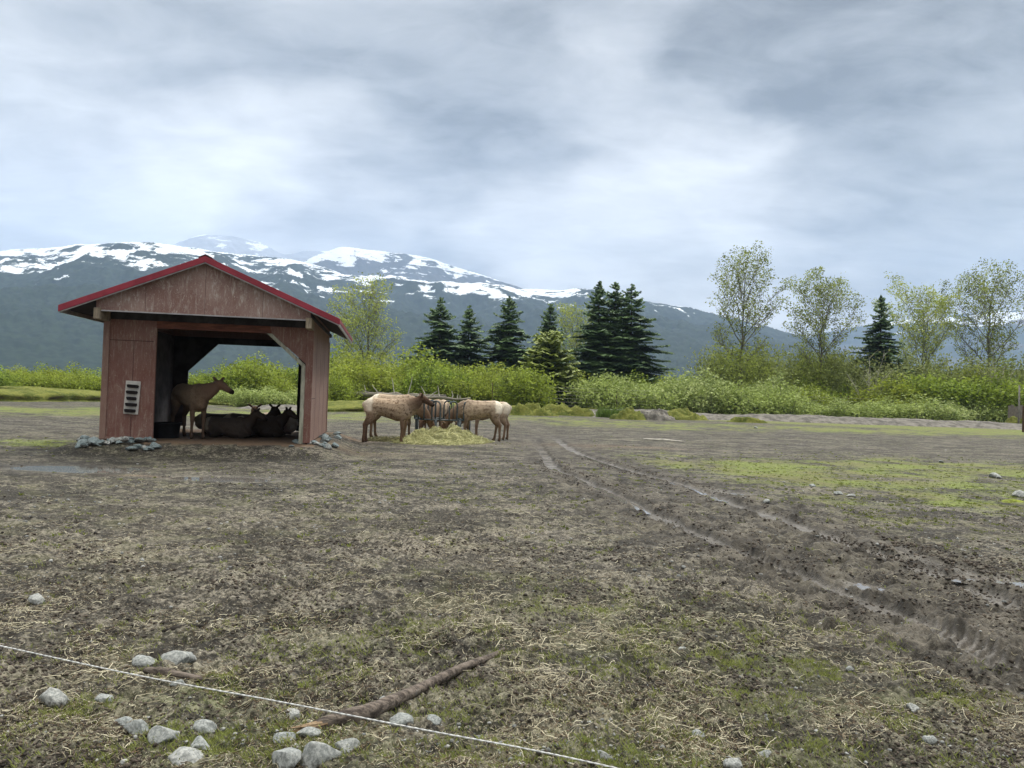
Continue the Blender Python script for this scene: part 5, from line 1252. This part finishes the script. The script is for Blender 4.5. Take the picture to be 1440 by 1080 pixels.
# ------------------------------------------------------------------ fallen branch, bark slab, sticks
def wood_mat(name, c1, c2, moss=0.):
    m, t, b, out = new_mat(name); O = t.node('ShaderNodeTexCoord').outputs['Object']
    n1 = t.noise(t.scale(O, (1.2, 7, 7)), 5, 6, .65, .3); n2 = t.noise(O, 3, 4, .6); n3 = t.noise(O, 40, 4, .6)
    c = t.mix(t.ramp(n1, .38, .62), c1, c2); c = t.mix(t.ramp(n2, .60, .70, 0, .5), c, (.36, .34, .30)); c = t.mix(t.ramp(n3, .45, .33, 0, .6), c, (.03, .025, .02))
    if moss: c = t.mix(t.ramp(n2, .42, .30, 0, moss), c, (.09, .12, .02))
    t.put(b.inputs['Base Color'], c); b.inputs['Roughness'].default_value = .88; t.put(b.inputs['Normal'], t.bump(t.math('ADD', n1, n3), .8, .012)); return m
M_BRANCH = wood_mat('grey_brown_branch', (.055, .043, .035), (.19, .155, .125))
def lying(px_list, rad, name, label, cat, mat, lift=None, k=12, jit=.015, parent=None):
    P = [on_ground(px, py) for px, py in px_list]; P = [np.array([p[0], p[1], sz(p[0], p[1])]) for p in P]; L = []
    for i in range(len(P)-1):
        for u in np.linspace(0, 1, 6, endpoint=False): L.append(P[i]+(P[i+1]-P[i])*u)
    L.append(P[-1]); L = np.array(L); z = L[:, 2].copy(); z = np.convolve(np.pad(z, 6, 'edge'), np.ones(13)/13, 'valid'); n = len(L)
    kk = np.ones(5)/5
    for a in (0, 1): L[2:-2, a] = np.convolve(L[:, a], kk, 'valid')
    R = np.interp(np.linspace(0, 1, n), np.linspace(0, 1, len(rad)), rad); L[:, 2] = z+R*.62
    ctr = L.mean(0); mb = MB(); mb.tube(L-ctr, R*(1+.06*gnoise(np.arange(n)*.5, np.arange(n)*0.)), k, jit=jit); o = mb.build(name, mat, parent, smooth=True); o.location = tuple(ctr)
    if label: tag(o, label, cat)
    return o, L
br, BL = lying([(424, 1024), (470, 1021), (515, 1012), (550, 993), (600, 968), (650, 944), (695, 927), (709, 914)], [.012, .034, .040, .038, .034, .028, .026, .022, .018, .008], 'fallen_branch', 'thick fallen branch with a splintered end lying behind the white cord', 'branch', M_BRANCH)
g = random.Random(8); c0 = np.array(br.location)
for k in range(9):
    a = BL[3+k % 3]-c0; d = BL[0]-BL[4]; d /= np.linalg.norm(d); mb = MB(); off = np.array([0, g.uniform(-.03, .03), g.uniform(-.012, .02)])
    L_ = g.uniform(.08, .22); mb.tube([a+off, a+off+d*L_*.6, a+off*1.5+d*L_], [.010, .008, .001], 4, jit=.4); mb.build('splinter', wood_mat('splintered_wood', (.16, .10, .055), (.36, .26, .16), .4) if k == 0 else bpy.data.materials['splintered_wood'], br)
lying([(196, 946), (230, 952), (286, 962)], [.012, .026, .016], 'bark_slab', 'dark weathered piece of bark lying under the white cord', 'bark', M_BRANCH, k=8, jit=.4)
lying([(228, 889), (255, 888), (286, 882)], [.008, .022, .012], 'wood_scrap', 'short black piece of rotten wood in the mud at the left', 'wood', simple_mat('rotten_wood', (.03, .025, .02), .9, .4, 8), k=8, jit=.4)
lying([(905, 618), (935, 620), (962, 622)], [.03, .05, .03], 'pale_board', 'pale broken boards lying far out on the mud beyond the ruts', 'board', M_DEAD, k=5, jit=.3)

# ------------------------------------------------------------------ white braided fence cord
def cord():
    zc_ = .46; pts = []
    for px, py in [(-60, 894), (0, 908), (200, 951), (400, 988), (600, 1027), (740, 1053), (870, 1081), (1000, 1113)]: pts.append(on_z(px, py, zc_-.0))
    pts = np.array(pts); a = pts[0]-(pts[1]-pts[0])*14; b_ = pts[-1]+(pts[-1]-pts[-2])*7
    allp = np.vstack([a, pts, b_]); L = smooth_line(allp[:, :2], 24); s = np.linspace(0, 1, len(L)); mb = MB(); L3 = np.c_[L, np.full(len(L), zc_)]
    root = MB(); root.tube(L3, .0023, 8); o = root.build('fence_cord', simple_mat('white_cord', (.66, .66, .63), .7, .15, 90), smooth=True)
    # two strands twisted round the core
    d = np.r_[0, np.cumsum(np.linalg.norm(np.diff(L3, axis=0), axis=1))]; ss = np.arange(0, d[-1], .006); X = np.stack([np.interp(ss, d, L3[:, i]) for i in range(3)], 1)
    T = np.gradient(X, axis=0); T /= np.linalg.norm(T, axis=1)[:, None]; A = np.cross(T, (0, 0, 1)); A /= np.linalg.norm(A, axis=1)[:, None]; B = np.cross(A, T)
    for ph, mt in ((0, bpy.data.materials['white_cord']), (math.pi, simple_mat('grey_wire_strand', (.32, .33, .34), .4, .2, 40, metal=.5, bump=0))):
        w = X+A*np.cos(ss*2*math.pi/.05+ph)[:, None]*.0019+B*np.sin(ss*2*math.pi/.05+ph)[:, None]*.0019
        mb = MB(); mb.tube(w, .0013, 4, cap=False); mb.build('twisted_strand', mt, o)
    return tag(o, 'thin white electric fence cord stretched across the foreground', 'fence cord')
cord()

# ------------------------------------------------------------------ litter: straw, clods, pebbles, grass, all beyond counting
def in_view(g, n, y0, y1, x0=-60, x1=1500, pw=1.):
    py = y0+(y1-y0)*g.random(n)**pw; px = x0+(x1-x0)*g.random(n); d = cf[None]+cr[None]*((px-720)/FPX)[:, None]+cu[None]*((540-py)/FPX)[:, None]
    t_ = -CAM_H/d[:, 2]; return d[:, 0]*t_, d[:, 1]*t_
def accept(g, x, y, L, base_, sc=1.7):
    w = base_+(1-base_)*patches(x, y, L); w = w*np.clip(.5+2.2*gnoise(x*sc+4, y*sc), .05, 1.6); return g.random(len(x)) < w
def mask_pos(y0, y1, L, base_, avoid=True, sc=1.7):
    def f(g, n):
        X, Y = [], []; c = 0
        while c < n:
            x, y = in_view(g, n*3, y0, y1); k = accept(g, x, y, L, base_, sc)
            if avoid:
                d = np.minimum(line_dist(x, y, RUTS[0])[0], line_dist(x, y, RUTS[1])[0]); k &= (d > .55) | (g.random(len(x)) < .10)
            lx, ly = shed_local(x, y); k &= ~((lx > -.1) & (lx < 4.6) & (ly > -.1) & (ly < 5.3))
            X.append(x[k]); Y.append(y[k]); c += k.sum()
        return np.concatenate(X)[:n], np.concatenate(Y)[:n], g.random(n)*.006
    return f
SN = STRAW+[(1000, 900, 2.0, .9, .35), (1150, 1030, 1.2, .5, .5), (700, 940, 1.2, .6, .5), (900, 1010, 1, .5, .5), (60, 880, .8, .6, .4)]
tag(link('loose_straw', strands(2600, mask_pos(760, 1130, SN, .22), (.03, .15), .0014, 21, .7, 5, .25), L_STRAW), 'pale straw stalks scattered over the near mud', 'straw', kind='stuff')
tag(link('straw_litter', strands(4800, mask_pos(640, 960, SN, .12), (.03, .12), .0019, 22, .6, 3, .25), L_STRAW), 'straw litter scattered over the middle of the field', 'straw', kind='stuff')
tag(link('straw_crumbs', strands(26000, mask_pos(800, 1150, SN, .35), (.006, .028), .0010, 23, .5, 2, .3), L_STRAW), 'short bits of chopped straw trodden into the mud', 'straw', kind='stuff')
L_DSTRAW = leaf_mat('dark_litter', (.05, .035, .02), (.22, .15, .09), .1)
tag(link('dark_litter', strands(20000, mask_pos(720, 1130, [], .8), (.008, .045), .0014, 24, .6, 2, .3), L_DSTRAW), 'dark rotting stalks trodden into the mud', 'litter', kind='stuff')
def scatter_lumps(n, posf, smin, smax, seed, mat, name, label, cat, flat=.6, sink=.2, pw=3.):
    g = np.random.default_rng(seed); x, y, _ = posf(g, n); bm = bmesh.new(); bmesh.ops.create_icosphere(bm, subdivisions=1, radius=1.); v0 = np.array([v.co for v in bm.verts]); f0 = np.array([[v.index for v in f.verts] for f in bm.faces]); bm.free()
    s = smin+(smax-smin)*g.random(n)**pw; D = np.hypot(x, y); s = s*np.clip(D/4.5, 1, 2.2)
    a = g.random(n)*6.28; V = v0[None]*(1+.38*(g.random((n, len(v0), 1))-.5)*2)*s[:, None, None]*np.stack([np.ones(n), .65+.4*g.random(n), flat*(.7+.6*g.random(n))], 1)[:, None, :]
    ca, sa = np.cos(a)[:, None], np.sin(a)[:, None]; X = V[:, :, 0]*ca-V[:, :, 1]*sa+x[:, None]; Y = V[:, :, 0]*sa+V[:, :, 1]*ca+y[:, None]; Z = V[:, :, 2]+(surf(x, y)+s*flat*(1-2*sink)*.5)[:, None]
    VV = np.stack([X, Y, Z], -1).reshape(-1, 3); F = (f0[None]+(np.arange(n)*len(v0))[:, None, None]).reshape(-1, 3); me = fmesh('lumps', VV, F); vattr(me, 'lv', np.repeat(g.random(n), len(v0)))
    return tag(link(name, me, mat, smooth=True), label, cat, kind='stuff')
def lump_mat(name, c1, c2, rough=.9):
    m, t, b, out = new_mat(name); O = t.node('ShaderNodeTexCoord').outputs['Object']; n1 = t.noise(O, 60, 5, .65)
    c = t.mix(t.attr('lv'), c1, c2); c = t.mix(t.ramp(n1, .4, .65), t.mix(1., c, (.6, .6, .6), 'MULTIPLY'), c); t.put(b.inputs['Base Color'], c); b.inputs['Roughness'].default_value = rough
    t.put(b.inputs['Normal'], t.bump(n1, .8, .006)); return m
M_CLOD = lump_mat('mud_clod', (.030, .024, .019), (.16, .13, .10)); M_PEB = lump_mat('pebble', (.16, .17, .165), (.50, .50, .47))
scatter_lumps(30000, mask_pos(760, 1130, [], .75, False, 1.1), .003, .013, 31, M_CLOD, 'mud_crumbs', 'dark crumbs of churned mud over the whole near ground', 'mud')
scatter_lumps(5000, mask_pos(640, 800, [], .75, False, .6), .003, .009, 34, M_CLOD, 'mud_clods', 'dark clods of churned mud over the middle distance', 'mud')
def rut_pos(g, n):
    X, Y = [], []
    for L in RUTS:
        d = np.r_[0, np.cumsum(np.linalg.norm(np.diff(L, axis=0), axis=1))]; m_ = n//3+1; s = d[-1]*(.45+.55*g.random(m_)); x = np.interp(s, d, L[:, 0]); y = np.interp(s, d, L[:, 1])
        o = g.choice((-1, 1), m_)*(.17+np.abs(g.normal(size=m_))*.16); X.append(x+o); Y.append(y+g.normal(size=m_)*.12)
    return np.concatenate(X)[:n], np.concatenate(Y)[:n], g.random(n)
scatter_lumps(4500, rut_pos, .003, .012, 35, M_CLOD, 'mud_clods', 'wet broken clods thrown up beside the wheel ruts', 'mud')
PB_ = [(1150, 1000, 1.2, .7, .5), (400, 1040, 1, .4, .8), (700, 1060, 1, .3, .7), (1300, 1050, .5, .3, .7), (960, 1060, 1, .3, .6)]
scatter_lumps(1500, mask_pos(820, 1130, PB_, .12, False, 2.5), .003, .013, 32, M_PEB, 'pebbles', 'small grey and white pebbles in the near mud', 'pebbles')
scatter_lumps(500, mask_pos(620, 820, [], .25, False, 1.), .006, .014, 33, M_PEB, 'pebbles', 'small pale pebbles over the far mud', 'pebbles')
def grass_at(n, y0, y1, L, base_, h, wd, seed, name, label, mat):
    g = np.random.default_rng(seed); nt_ = n//14; x, y, _ = mask_pos(y0, y1, L, base_, sc=2.6)(g, nt_); x = np.repeat(x, 14)+g.normal(size=nt_*14)*.018; y = np.repeat(y, 14)+g.normal(size=nt_*14)*.018; n = len(x)
    z = surf(x, y)-.004; a = g.random(n)*6.28; hh = h*(.35+g.random(n)*.9)*np.repeat(.5+.8*g.random(nt_), 14); lean = a+g.normal(size=n)*.5; lx = np.cos(lean+1.57)*hh*(.2+.7*g.random(n)); ly = np.sin(lean+1.57)*hh*(.2+.7*g.random(n)); dx, dy = np.cos(a)*wd, np.sin(a)*wd
    V = np.stack([np.stack([x-dx, y-dy, z], 1), np.stack([x+dx, y+dy, z], 1), np.stack([x+lx*.45+dx*.7, y+ly*.45+dy*.7, z+hh*.6], 1), np.stack([x+lx, y+ly, z+hh*.9], 1)], 1).reshape(-1, 3)
    me = fmesh('blades', V, np.arange(4*n).reshape(n, 4)); vattr(me, 'lv', np.repeat(np.clip(np.repeat(g.random(nt_), 14)*.7+.3*g.random(n), 0, 1), 4)); return tag(link(name, me, mat), label, 'grass', kind='stuff')
L_SPR = leaf_mat('sprouting_grass', (.15, .17, .045), (.40, .44, .13), .3)
L_MOSSG = leaf_mat('field_grass', (.09, .11, .02), (.27, .31, .06), .25)
grass_at(26000, 880, 1130, GRASS, .05, .030, .0011, 41, 'grass', 'short green grass sprouting between the near stones', L_SPR)
grass_at(18000, 780, 960, GRASS, .10, .028, .0016, 42, 'grass', 'thin grass sprouting in the middle mud', L_SPR)
M2 = [q for q in MOSS if q[1] > 615]
grass_at(40000, 612, 780, M2, .03, .030, .005, 43, 'field_grass', 'mossy short grass on the right half and far left of the field', L_MOSSG)
print('objects', len(bpy.data.objects))
